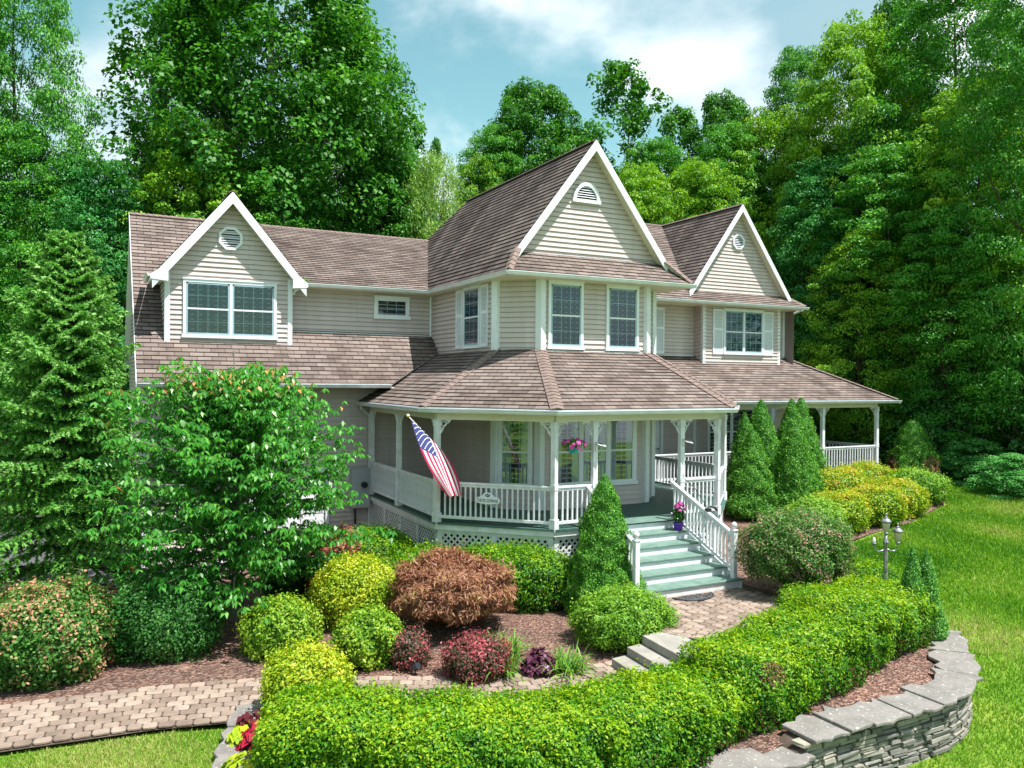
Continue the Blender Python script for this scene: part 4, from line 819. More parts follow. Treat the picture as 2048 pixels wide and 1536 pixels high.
def sphere_dirs(n, rng, zmin=-1):
    z = rng.uniform(zmin, 1, n); a = rng.uniform(0, 2 * PI, n); r = np.sqrt(1 - z * z); return np.c_[r * np.cos(a), r * np.sin(a), z]
def core_mesh(fn, nu=28, nv=14, sc=.86, zmin=-1):
    V = []; F_ = []
    for j in range(nv + 1):
        z = math.sin(-PI / 2 + PI * j / nv); rr = math.sqrt(max(0, 1 - z * z))
        for i in range(nu): V.append((rr * math.cos(2 * PI * i / nu), rr * math.sin(2 * PI * i / nu), z))
    P = fn(np.array(V)) * sc
    for j in range(nv):
        for i in range(nu): F_.append((j * nu + i, j * nu + (i + 1) % nu, (j + 1) * nu + (i + 1) % nu, (j + 1) * nu + i))
    return P, np.array(F_)
def shrub(name, x, y, z, a, b, h, mat, n, leaf, label, cat='shrub', group=None, p=2.3, lump=.10, freq=(3, 7), rz=0., seed=1, aspect=.55, up=.35, lift=.12, fuzz=.085, tipbias=.0, bottom=-.75, flat=False, stems=5, matbias=None, outdir=.0, core=.80, droop=0, pits=.10, shoots=.05):
    """rounded shrub : a,b half widths, h height. leaves on a lumpy super-ellipsoid, a leafy core, stems below"""
    rng = np.random.default_rng(seed); root = empty(name, (x, y, z), label, cat, group, rz); ch = h * (1 + lift) / 2; cz = h - ch
    lf = lumps(rng, 7, *freq); lf2 = lumps(rng, 6, freq[1] * 1.6, freq[1] * 3.2); lf3 = lumps(rng, 10, 12, 22)
    def fn(d):
        q = np.abs(d) ** p; r = 1 / (q.sum(1)) ** (1 / p); P = d * r[:, None] * np.array([a, b, ch])
        L_ = lf(P * 1.0) * lump + lf2(P) * (.022 + lump * .5); return P * (1 + L_)[:, None]
    d = sphere_dirs(n, rng, bottom); P = fn(d); e = 1e-2
    nr = unit(d * np.array([1 / a, 1 / b, 1 / ch])); depth = rng.random(n) ** 2.2
    pit = np.clip(-lf3(P) - .35, 0, 1.4); P = P * (1 - depth * .20 - pit * pits)[:, None] + nr * rng.normal(0, fuzz * .5, n)[:, None]
    sh = rng.random(n) < shoots; P[sh] += (nr[sh] * .6 + np.array([0, 0, .5])) * rng.uniform(.02, .16, (sh.sum(), 1)) * min(1.2, h)
    up_ = np.array([0, 0, 1.]); nl = unit(nr * (1 - up) + up_ * up + rng.normal(0, .45, (n, 3)))
    sz = leaf * rng.uniform(.65, 1.25, n); patch = lf2(P * .8) * .10 + lf(P * 1.3 + 3) * .08
    R = np.clip(rng.beta(1.6, 1.6, n) * .84 + .05 + patch + tipbias * (nr[:, 2] * .5) - depth * .16, 0, 1)  # upward leaves lighter: yellow tips, plus toplight put into the leaf colour
    P[:, 2] += cz; dirs = nr * outdir + rng.normal(0, .8, (n, 3)) if outdir else None
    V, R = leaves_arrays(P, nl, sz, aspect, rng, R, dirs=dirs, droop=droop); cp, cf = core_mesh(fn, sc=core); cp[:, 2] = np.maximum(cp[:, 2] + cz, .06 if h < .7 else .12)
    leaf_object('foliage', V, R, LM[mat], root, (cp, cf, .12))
    if stems:
        mb = MB(); r = random.Random(seed)
        for k in range(stems):
            t = 2 * PI * k / stems + r.random(); mb.tube([(.05 * math.cos(t), .05 * math.sin(t), -.12), (a * .25 * math.cos(t), b * .25 * math.sin(t), h * .25), (a * .5 * math.cos(t), b * .5 * math.sin(t), h * .5)], [.022, .016, .010], 5)
        mb.build('stem', M['bark'], root)
    return root
def cone_shrub(name, x, y, z, R0, h, label, group, n=26000, seed=1, mat='alberta', leaf=.055, tops=1, brown=False, cat='conifer', p=.82):
    rng = np.random.default_rng(seed); root = empty(name, (x, y, z), label, cat, group); lf = lumps(rng, 9, 5, 10); lf2 = lumps(rng, 12, 15, 27)
    def prof(t): return np.where(t < .10, .72 + 2.8 * t, 1.0) * (1 - np.clip(t, 0, 1)) ** p * 1.06
    def surf(t, a, k=1.):
        r = R0 * prof(t); Pt = np.c_[r * np.cos(a), r * np.sin(a), t * h]; L_ = 1 + lf(Pt) * .09 + lf2(Pt) * .085; return np.c_[r * L_ * k * np.cos(a), r * L_ * k * np.sin(a), t * h]
    t = 1 - np.sqrt(rng.random(n)) * .98; t = np.clip(t, .02, .995); a = rng.uniform(0, 2 * PI, n); P = surf(t, a); rad = np.c_[np.cos(a), np.sin(a), np.full(n, .35)]
    dep = rng.random(n) ** 2; P[:, :2] *= (1 - dep * .22)[:, None]; P += rng.normal(0, .012, (n, 3))
    nl = unit(rad * .7 + rng.normal(0, .6, (n, 3))); dirs = unit(rad * .6 + np.array([0, 0, .9]) + rng.normal(0, .45, (n, 3)))
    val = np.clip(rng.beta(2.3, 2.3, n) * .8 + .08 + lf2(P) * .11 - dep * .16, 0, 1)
    V, R = leaves_arrays(P, nl, leaf * rng.uniform(.6, 1.3, n), .42, rng, val, dirs=dirs)
    nu, nv = 30, 22; ta = np.repeat(np.linspace(.02, .985, nv + 1), nu); aa = np.tile(np.arange(nu) * 2 * PI / nu, nv + 1); cp = surf(ta, aa, .84)
    cf = np.array([(j * nu + i, j * nu + (i + 1) % nu, (j + 1) * nu + (i + 1) % nu, (j + 1) * nu + i) for j in range(nv) for i in range(nu)])
    if brown:
        fi = P[:, 2] < h * (.34 + .12 * np.sin(3 * a)); fv = np.repeat(fi, 4)
        leaf_object('foliage', V[~fv], R[~fi], LM[mat], root, (cp, cf, .1)); Vb = V[fv]; leaf_object('dead_foliage', Vb, R[fi], LM['albertadead'], root)
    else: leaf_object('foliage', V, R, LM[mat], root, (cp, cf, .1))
    mb = MB(); mb.tube([(0, 0, -.15), (0, 0, h * .3)], [.06, .04], 7); mb.build('trunk', M['bark'], root); return root
bz = lambda x, y: float(B([x], [y])[0])
tz = lambda x, y: float(T([x], [y])[0])
# --- front hedge
GH = 'clipped bright green shrubs of the front hedge'
HB = [  # x, y, half along, half across, h, rz, n, label
 (2.62, 9.85, .80, .78, .98, -.5, 20000, 'clipped hedge shrub at the left end of the front hedge, beside the red coleus'),
 (3.75, 9.15, .85, .82, 1.0, -.4, 24000, 'clipped hedge shrub nearest the camera, second from the left end of the hedge'),
 (5.0, 8.72, .88, .80, .98, -.15, 24000, 'clipped bright green hedge shrub in front of the lower brick path'),
 (6.25, 8.62, .82, .80, .97, .05, 22000, 'clipped bright green hedge shrub below the three stone steps'),
 (7.35, 8.88, .74, .76, .92, .2, 18000, 'clipped darker green hedge shrub just right of the stone steps'),
 (8.75, 9.08, .85, .78, .97, .2, 20000, 'clipped hedge shrub with a brown dead patch beside the patio corner'),
 (10.25, 9.45, .90, .82, 1.0, .25, 20000, 'broad clipped hedge shrub behind the middle of the stone wall'),
 (11.75, 9.85, .90, .85, 1.0, .2, 20000, 'broad clipped hedge shrub behind the lichened cap slabs'),
 (13.1, 10.15, .85, .85, .98, .3, 18000, 'clipped hedge shrub at the right end of the front hedge above the stone wall'),
]
for i, (x, y, a, b, h, rz, n, lab) in enumerate(HB):
    s_ = shrub('hedge_shrub', x, y, bz(x, y) - .06, a * (1.08 if i not in (4, 5) else .98), b, h + (.05, 0, -.03, .02, -.08, .03, -.02, .04, -.03)[i], 'hedge', int(n * 1.35), .055, lab, 'hedge', GH, p=5.2, lump=.040, freq=(2.5, 5), rz=rz, seed=20 + i, up=.4, lift=.02, tipbias=.58, bottom=-.75, fuzz=.055, pits=.10, shoots=.025)
shr = lambda *a, **k: shrub('shrub', *a, **k)
# dead patch of the hedge
rng = np.random.default_rng(5); hs = bpy.data.objects['hedge_shrub.005']; n = 2600; d_ = unit(rng.normal(size=(n, 3)) * [1, .7, .8]) * (rng.random((n, 1)) ** .4); P_ = d_ * [.27, .17, .24] + [-.42, -.66, .74]
V_, R_ = leaves_arrays(P_, unit(rng.normal(size=(n, 3))), .045 * rng.uniform(.6, 1.2, n), .5, rng, rng.random(n)); leaf_object('dead_patch', V_, R_, LM['albertadead'], hs)
# --- garden shrubs
shrub('laceleaf_maple', 6.15, 14.35, bz(6.15, 14.35), 1.10, 1.0, 1.36, 'mapler', 22000, .13, 'domed laceleaf Japanese maple with feathery reddish brown foliage', 'small tree', p=2.2, lump=.12, freq=(4, 8), seed=41, aspect=.20, up=.35, lift=-.02, outdir=.7, droop=.5, bottom=-.35, fuzz=.10)
shr(4.63, 15.7, bz(4.6, 15.7), .86, .80, 1.28, 'gold', 21000, .062, 'large round golden yellow shrub left of the brown laceleaf maple', p=2.2, lump=.03, seed=42, tipbias=.35, pits=.05)
shr(2.95, 14.6, bz(3, 14.5), .62, .58, 1.0, 'goldgreen', 9000, .07, 'yellow green shrub right of the slim tree trunk', p=2.1, lump=.09, seed=43, tipbias=.1)
shr(4.2, 13.35, bz(4.1, 13.4), .54, .52, .92, 'goldgreen', 7500, .07, 'loose yellow green shrub directly below the big golden globe', p=2.0, lump=.12, seed=44)
shr(2.80, 11.95, bz(2.8, 12) - .05, .64, .60, .98, 'gold', 13000, .058, 'bright yellow globe shrub where the brick path meets the front hedge', p=2.2, lump=.04, seed=45, tipbias=.4)
shrub('hedge_shrub', 5.80, 18.3, bz(5.8, 18.3), .95, 1.0, 1.36, 'hedge', 17000, .065, 'clipped green hedge shrub at the far left corner of the porch lattice', 'hedge', 'clipped green shrubs along the porch lattice', p=3, lump=.04, seed=46, tipbias=.25, rz=.1)
shrub('hedge_shrub', 6.35, 16.9, bz(6.3, 16.9), .85, .85, 1.08, 'hedge', 13000, .065, 'low clipped green hedge shrub behind the golden globe shrub', 'hedge', 'clipped green shrubs along the porch lattice', p=3, lump=.06, seed=47, tipbias=.25)
shrub('hedge_shrub', 7.95, 15.55, bz(7.9, 15.5), 1.55, .85, 1.22, 'hedge', 30000, .062, 'large clipped green hedge mound below the lattice, behind the brown laceleaf maple', 'hedge', 'clipped green shrubs along the porch lattice', p=2.7, lump=.045, seed=48, tipbias=.3, rz=-.62)
shr(4.72, 17.6, bz(4.7, 17.6), .60, .58, 1.36, 'salmon', 7000, .09, 'salmon pink leaved shrub under the slim green tree near the house', p=2, lump=.16, seed=49)
shr(4.1, 18.4, bz(4.4, 18.4), .85, .8, 1.45, 'darkshrub', 9000, .10, 'dark green shrub in shade behind the slim tree trunk', p=2, lump=.16, seed=50)
shr(4.75, 12.95, bz(4.7, 13), .33, .32, .62, 'barberry', 2600, .055, 'small dark red and green barberry above the black spotlight', 'shrub', 'small red barberries in the mulch bed', p=2, lump=.18, seed=51, outdir=1)
shr(5.62, 12.05, bz(5.6, 12), .50, .46, .68, 'barberry', 6500, .055, 'rounded pinkish red barberry in front of the brown laceleaf maple', 'shrub', 'small red barberries in the mulch bed', p=2, lump=.13, seed=52, outdir=1)
shr(8.72, 12.25, bz(8.7, 12.2) - .04, .92, .80, .88, 'box', 19000, .058, 'low spreading light green shrub left of the patio, in front of the conical spruce', p=2.3, lump=.07, seed=53, tipbias=.2)
shr(-.75, 15.35, bz(-.7, 15.3), 1.0, .95, 1.42, 'pieris', 19000, .075, 'big rounded shrub with salmon pink new leaves at the left edge', p=2.3, lump=.09, seed=54, tipbias=.15)
shr(1.15, 15.65, bz(1.1, 15.6), 1.0, .9, 1.30, 'darkshrub', 17000, .062, 'dark green rounded shrub under the slim tree beside the brick path', p=2.3, lump=.10, seed=55)
shr(-2.9, 16.6, bz(-2.9, 16.6), .9, .9, 1.2, 'darkshrub', 8000, .075, 'dark green shrub behind the pink tipped shrub at the left edge', p=2.2, lump=.12, seed=56)
shr(13.15, 12.25, bz(13.1, 12.2), 1.18, 1.02, 1.78, 'abelia', 24000, .062, 'large loose shrub with pinkish bronze tips right of the porch stairs', p=2.0, lump=.13, seed=57, lift=-.12)
shr(12.55, 11.35, bz(12.5, 11.3) - .08, .62, .5, .62, 'box', 6500, .055, 'small light green shrub at the right patio edge under the bronze tipped shrub', p=2.2, lump=.1, seed=58)
shr(14.5, 11.75, bz(14.5, 11.7), .85, .70, .78, 'hedge', 12000, .058, 'low clipped yellow green shrub left of the lamp post', p=2.5, lump=.06, seed=59, tipbias=.3)
shr(16.0, 14.1, bz(16, 14.1), .70, .55, .75, 'spirea', 6500, .065, 'low orange tipped golden shrub peeking out behind the bronze tipped shrub', p=2.1, lump=.08, seed=60)
GS = 'golden shrubs along the right hand lawn edge'
for i, (x, y, a, b, h, m, lab) in enumerate(((17.5, 15.75, .8, .75, 1.1, 'box', 'fresh green shrub at the left end of the golden row beside the conical spruces'), (19.0, 16.15, .9, .8, 1.12, 'spirea', 'golden shrub with orange tips, first gold one right of the conical spruces'), (20.6, 16.35, .9, .85, 1.12, 'spirea', 'golden shrub with orange tips directly behind the lamp post'),
                                     (22.3, 16.75, .9, .8, 1.1, 'spirea', 'golden shrub with orange tips, second from the right end of the row'), (24.5, 17.65, .95, .85, 1.15, 'box', 'yellow green shrub at the right end of the golden row'), (21.9, 18.6, 1.0, .9, 1.2, 'spirea', 'golden orange shrub in the back row in front of the porch lattice'), (24.2, 19.4, 1.0, .85, 1.1, 'spirea', 'golden orange shrub under the far right porch corner'))):
    shr(x, y, bz(x, y) - .02, a, b, h, m, 9500, .075, lab, 'shrub', GS, p=2.2, lump=.09, seed=70 + i, tipbias=.35)
GC = 'conical dwarf spruces beside the porch'
cone_shrub('dwarf_spruce', 9.46, 14.02, bz(9.3, 14.0), .90, 2.88, 'dense conical dwarf spruce standing left of the porch stairs', GC, 40000, 80, leaf=.05, p=.74)
cone_shrub('dwarf_spruce', 17.72, 18.3, bz(17.7, 18.3), .98, 2.70, 'front left conical dwarf spruce of the cluster right of the stairs', GC, 26000, 81, leaf=.06, p=.74)
cone_shrub('dwarf_spruce', 18.75, 17.6, bz(18.8, 17.6), 1.0, 2.98, 'front right conical dwarf spruce of the cluster right of the stairs', GC, 28000, 82, leaf=.06, p=.74)
cone_shrub('dwarf_spruce', 19.45, 19.7, bz(19.4, 19.7), 1.08, 3.5, 'tall conical dwarf spruce rising behind the front left one', GC, 20000, 83, leaf=.065)
cone_shrub('dwarf_spruce', 18.65, 19.6, bz(18.7, 19.6), .8, 3.1, 'slim conical dwarf spruce leaning against the tall left one by the porch post', GC, 12000, 84, leaf=.065)
cone_shrub('dwarf_spruce', 20.72, 19.6, bz(20.7, 19.6), 1.02, 3.5, 'tall conical dwarf spruce just left of the double tip', GC, 18000, 85, leaf=.065)
cone_shrub('dwarf_spruce', 21.32, 19.75, bz(21.3, 19.8), 1.06, 3.5, 'tall conical dwarf spruce forming the right side of the double tip', GC, 18000, 86, leaf=.065)
cone_shrub('dwarf_spruce', 27.75, 20.2, tz(27.7, 20.2), 1.0, 2.5, 'blunt conical dwarf spruce with browned lower branches standing on the lawn edge', GC, 20000, 87, leaf=.065, brown=True, p=.52)
cone_shrub('small_conifer', 13.52, 9.82, bz(13.5, 9.8), .36, 1.72, 'left tip of the dark young conifer pair by the lamp post', 'young dark conifers by the lamp post', 9000, 88, mat='spruce', leaf=.05)
cone_shrub('small_conifer', 13.78, 9.72, bz(13.7, 9.7), .36, 1.68, 'right tip of the dark young conifer pair by the lamp post', 'young dark conifers by the lamp post', 9000, 89, mat='spruce', leaf=.05)
# --- daylilies, heuchera, coleus
def tuft(name, x, y, z, n, ln, w, mat, label, cat, group=None, seed=1, spread=.2, lean=.9):
    rng = np.random.default_rng(seed); root = empty(name, (x, y, z), label, cat, group); Vs = []; Rs = []
    for k in range(n):
        a = rng.uniform(0, 2 * PI); l = ln * rng.uniform(.6, 1.1); ln_ = lean * rng.uniform(.3, 1.1); c = rng.normal(0, spread * .4, 2); d = np.array([math.cos(a), math.sin(a)]); s = np.array([-d[1], d[0]]); v = rng.random(); S = 5; pts = []
        for i in range(S + 1):
            t = i / S; r = l * t * ln_ * .75; hh = l * (t * 1.0 - .75 * ln_ * t * t); ww = w * (1 - t ** 2.2) * .5 + .0015; pts.append((np.r_[c + d * r + s * ww, hh], np.r_[c + d * r - s * ww, hh]))
        for i in range(S): Vs += [pts[i][0], pts[i][1], pts[i + 1][1], pts[i + 1][0]]; Rs.append(v)
    leaf_object('leaves', np.array(Vs), np.array(Rs), LM[mat], root); return root
GD = 'daylily clumps around the purple leaved plant'
for i, (x, y, n, lab) in enumerate(((6.35, 12.55, 90, 'strappy green daylily clump behind the purple heuchera'), (6.0, 11.95, 70, 'strappy green daylily clump left of the purple heuchera'), (7.05, 11.55, 80, 'strappy yellow green daylily clump right of the purple heuchera, next to the path'))):
    tuft('daylily', x, y, bz(x, y) - .02, int(n * 1.7), .80, .028, 'daylily', lab, 'plant', GD, 90 + i, .3, 1.15)
def rosette(name, x, y, z, n, r, h, leaf, mat, label, cat='plant', group=None, seed=1, aspect=.75):
    rng = np.random.default_rng(seed); root = empty(name, (x, y, z), label, cat, group); a = rng.uniform(0, 2 * PI, n); q = np.sqrt(rng.random(n)); hh = h * (1 - .65 * q ** 2) * rng.uniform(.45, 1, n)
    P = np.c_[r * q * np.cos(a), r * q * np.sin(a), hh]; rad = np.c_[np.cos(a), np.sin(a), np.zeros(n)]; nl = unit(np.array([0, 0, 1.]) + rad * .55 * q[:, None] + rng.normal(0, .22, (n, 3))); dirs = unit(rad + rng.normal(0, .4, (n, 3)))
    V, R = leaves_arrays(P, nl, leaf * rng.uniform(.6, 1.2, n), aspect, rng, rng.random(n), dirs=dirs, droop=.15, fold=.3); leaf_object('leaves', V, R, LM[mat], root)
    mb = MB(); mb.tube([(0, 0, -.05), (0, 0, h * .6)], [.02, .01], 5); mb.build('stem', M['bark'], root); return root
rosette('heuchera', 6.62, 11.72, bz(6.6, 11.7), 260, .30, .46, .13, 'purple', 'dark purple leaved heuchera between the daylily clumps', seed=95)
GO = 'coleus plants at the bottom left bed'
for i, (x, y, n, r, h, l, m, lab) in enumerate(((1.93, 11.55, 70, .20, .42, .13, 'maroon', 'dark maroon leaved coleus next to the yellow globe shrub'), (1.92, 10.95, 90, .26, .42, .16, 'redcoleus', 'crimson coleus between chartreuse ones in the bottom left bed'), (1.72, 11.2, 70, .2, .32, .13, 'coleus', 'chartreuse coleus beside the grey edging slabs, upper one'),
                                               (1.72, 10.35, 150, .36, .34, .14, 'coleus', 'spreading chartreuse coleus at the bottom edge of the picture'), (2.15, 10.15, 90, .24, .44, .16, 'redcoleus', 'crimson coleus at the foot of the front hedge, bottom edge of the picture'), (2.1, 10.6, 80, .22, .32, .13, 'coleus', 'small chartreuse coleus squeezed between crimson coleus and hedge'))):
    rosette('coleus', x, y, bz(x, y) - .02, n, r, h, l, m, lab, 'plant', GO, 100 + i)
# --- lawn grass as real blades near the camera
def grass(name, poly, n, zf, seed, hl=.075, avoid=None, dry=0, pa=.16):
    rng = np.random.default_rng(seed); xs = np.array(poly); lo, hi = xs.min(0), xs.max(0); p = rng.uniform(lo, hi, (int(n * 1.8), 2))
    def inside(p, poly):
        c = np.zeros(len(p), bool); j = len(poly) - 1
        for i in range(len(poly)):
            (xi, yi), (xj, yj) = poly[i], poly[j]; m_ = ((yi > p[:, 1]) != (yj > p[:, 1])); c ^= m_ & (p[:, 0] < (xj - xi) * (p[:, 1] - yi) / (yj - yi + 1e-12) + xi); j = i
        return c
    k = inside(p, poly)
    for av in (avoid or []): k &= ~inside(p, av)
    p = p[k][:n]; n = len(p); z = zf(p[:, 0], p[:, 1]); dist = np.hypot(p[:, 0], p[:, 1]); sc = np.clip(dist / 14, .8, 2.2)
    h = hl * rng.uniform(.5, 1.2, n) * sc ** .5; w = .010 * sc; a = rng.uniform(0, 2 * PI, n); ln = rng.uniform(-.6, .6, (n, 2)) * h[:, None]; s = np.c_[np.cos(a), np.sin(a)] * w[:, None]
    b = np.c_[p, z]; V = np.stack([b - np.c_[s, np.zeros(n)], b + np.c_[s, np.zeros(n)], b + np.c_[s * .3 + ln, h], b + np.c_[-s * .3 + ln, h]], 1).reshape(-1, 3)
    pt = lumps(rng, 6, .8, 2.4)(np.c_[p, z * 0]); R = np.clip(rng.beta(2, 2.2, n) * .8 + .12 + dry + pt * pa, 0, 1)
    o = leaf_object(name, V, R, LM['grass']); o['kind'] = 'stuff'; return tag(o, None, 'grass')
grass('lawn_grass', [(14.75, 10.1), (14.45, 9.75), (13.6, 8.95), (12.9, 8.3), (12.1, 7.78), (11.3, 7.62), (8.5, 7.6), (6.5, 7.3), (6.5, 6.0), (9, 4.5), (18, 5), (31, 12), (30, 21), (26.8, 24), (26.4, 21), (27.3, 20.2), (27, 18.8), (25.2, 17.0), (21.8, 15.8), (17.7, 14.9), (15.6, 13.3), (14.9, 11)], 240000, lambda x, y: T(x, y), 7, .07, dry=-.03, pa=.22)  # tone patches: dry turf and mowing, with dappled shade put into blade colour
grass('lawn_grass', [(-6, 12.38), (-1.2, 12.4), (1.0, 12.2), (1.85, 11.9), (1.4, 10.9), (1.1, 9.0), (-6, 8)], 80000, lambda x, y: T(x, y), 8, .05, dry=.14, pa=.28)
# ---------------------------------------------------------------- trees
def crown_arrays(rng, h0, h1, R0, nclump, per, leaf, shape='oval', cr=(.55, 1.1), aspect=.62, flatten=.62, inner=.35, droop=0):
    """leaf clumps spread through the crown volume"""
    t = rng.random(nclump) ** .78
    if shape == 'oval': pr = np.sin(np.clip(t * .90 + .07, 0, 1) * PI) ** .5 * (1.04 - .18 * t)
    elif shape == 'dome': pr = np.sqrt(np.clip(1 - t ** 2.2, 0, 1)) * (.85 + .15 * np.sin(t * 3))
    elif shape == 'column': pr = np.sin(np.clip(t * .88 + .1, 0, 1) * PI) ** .4 * (1.0 - .2 * t)
    a = rng.uniform(0, 2 * PI, nclump); q = inner + (1 - inner) * rng.random(nclump) ** .55; wob = 1 + .16 * np.sin(a * 3 + t * 7 + rng.uniform(0, 6)) + .10 * np.sin(a * 5 - t * 11)
    r = R0 * pr * q * wob; cen = np.c_[r * np.cos(a), r * np.sin(a), h0 + (h1 - h0) * t]; crr = rng.uniform(*cr, nclump) * (1.15 - .40 * t); hue = rng.normal(0, .13, nclump)
    N_ = nclump * per; ci = np.repeat(np.arange(nclump), per); d = unit(rng.normal(size=(N_, 3)) + np.array([0, 0, .35])); rr = .35 + .65 * rng.random(N_) ** .5
    P = cen[ci] + d * (rr * crr[ci])[:, None] * np.array([1, 1, flatten]); out = unit(cen[ci] - np.array([0, 0, h0 + (h1 - h0) * .35]))
    nl = unit(d * .45 + out * .25 + np.array([0, 0, .55]) + rng.normal(0, .42, (N_, 3))); R = np.clip(rng.beta(2, 2, N_) * .66 + .16 + hue[ci], 0, 1)
    V, R = leaves_arrays(P, nl, leaf * rng.uniform(.6, 1.25, N_), aspect, rng, R, droop=droop); return V, R, cen
def tree_proto(name, mat, seed, H_, h0, R0, nclump, per, leaf, bark='bark', tr=.28, **k):
    rng = np.random.default_rng(seed); r = random.Random(seed); root = empty(name); V, R, cen = crown_arrays(rng, h0, H_, R0, nclump, per, leaf, **k)
    leaf_object('crown', V, R, LM[mat], root); mb = MB(); top = h0 + (H_ - h0) * .88; pts = []; x = y = 0; K = 9
    for i in range(K + 1): pts.append((x, y, -.5 + (top + .5) * i / K)); x += r.uniform(-.16, .16); y += r.uniform(-.16, .16)
    mb.tube(pts, [tr * (1.25 if i == 0 else 1) * (1 - .88 * i / K) for i in range(K + 1)], 9)
    for j in rng.choice(len(cen), min(len(cen), 46), replace=False):
        c = cen[j]; zb = max(h0 * .75, c[2] - (.55 + .45 * r.random()) * math.hypot(c[0], c[1]) - .4); i = min(K - 1, max(0, int((zb + .5) / (top + .5) * K))); p = Vector(pts[i]).lerp(Vector(pts[i + 1]), .5); p.z = zb
        e = Vector(c); m_ = p.lerp(e, .5) + Vector((0, 0, -.15 * (e - p).length + .1)); rb = max(.02, tr * .34 * (1 - zb / (top + 1))); mb.tube([p, m_, e], [rb, rb * .65, rb * .25], 5)
    mb.build('trunk', M[bark], root); return root
protos = {
 'tulip': tree_proto('tulip_tree', 'tulip', 201, 22, 3.5, 6.2, 640, 135, .205, 'greybark', .42, shape='oval', cr=(.6, 1.25), aspect=.85, flatten=.75),
 'maple': tree_proto('maple_tree', 'maple', 202, 19, 2.0, 5.2, 600, 125, .165, 'bark', .32, shape='oval', cr=(.6, 1.2), aspect=.62, flatten=.42),
 'lime': tree_proto('lime_green_tree', 'lime', 203, 14, 1.6, 4.4, 450, 120, .158, 'bark', .22, shape='oval', cr=(.5, 1.05), aspect=.6, flatten=.42),
 'dark': tree_proto('woodland_tree', 'darkwood', 204, 17, 1.0, 5.0, 580, 110, .18, 'bark', .3, shape='column', cr=(.6, 1.25), aspect=.6, flatten=.45),
 'thin': tree_proto('slender_tree', 'tulip', 205, 15, 3.0, 3.2, 210, 58, .21, 'greybark', .16, shape='oval', cr=(.4, .85), aspect=.8, flatten=.8, inner=.2),
 'willow': tree_proto('pale_green_tree', 'willow', 206, 9, .8, 2.5, 300, 90, .14, 'bark', .15, shape='oval', cr=(.35, .7), aspect=.28, flatten=1.0, droop=.5),
 'bush': tree_proto('understory_tree', 'under', 207, 5.5, .1, 2.6, 210, 80, .16, 'bark', .07, shape='dome', cr=(.4, .8), aspect=.62, flatten=.5),
}
used_p = set(); WR = random.Random(99)
def put(kind, x, y, H_, label, wid=1., rz=None, group=None, sink=.2, cat='tree'):
    base = {'tulip': 22, 'maple': 19, 'lime': 14, 'dark': 17, 'thin': 15, 'willow': 9, 'bush': 5.5}[kind]; o = protos[kind]
    if kind in used_p: o = copy_tree(o)
    used_p.add(kind); s = H_ / base; o.location = (x, y, tz(x, y) - sink); o.scale = (s * wid, s * wid, s); o.rotation_euler.z = WR.uniform(0, 6.28) if rz is None else rz
    tag(o, label, cat, group or {'bush': 'understory bushes at the edge of the woods'}.get(kind, 'trees around the house')); return o
def ray_xy(px, depth):
    return None
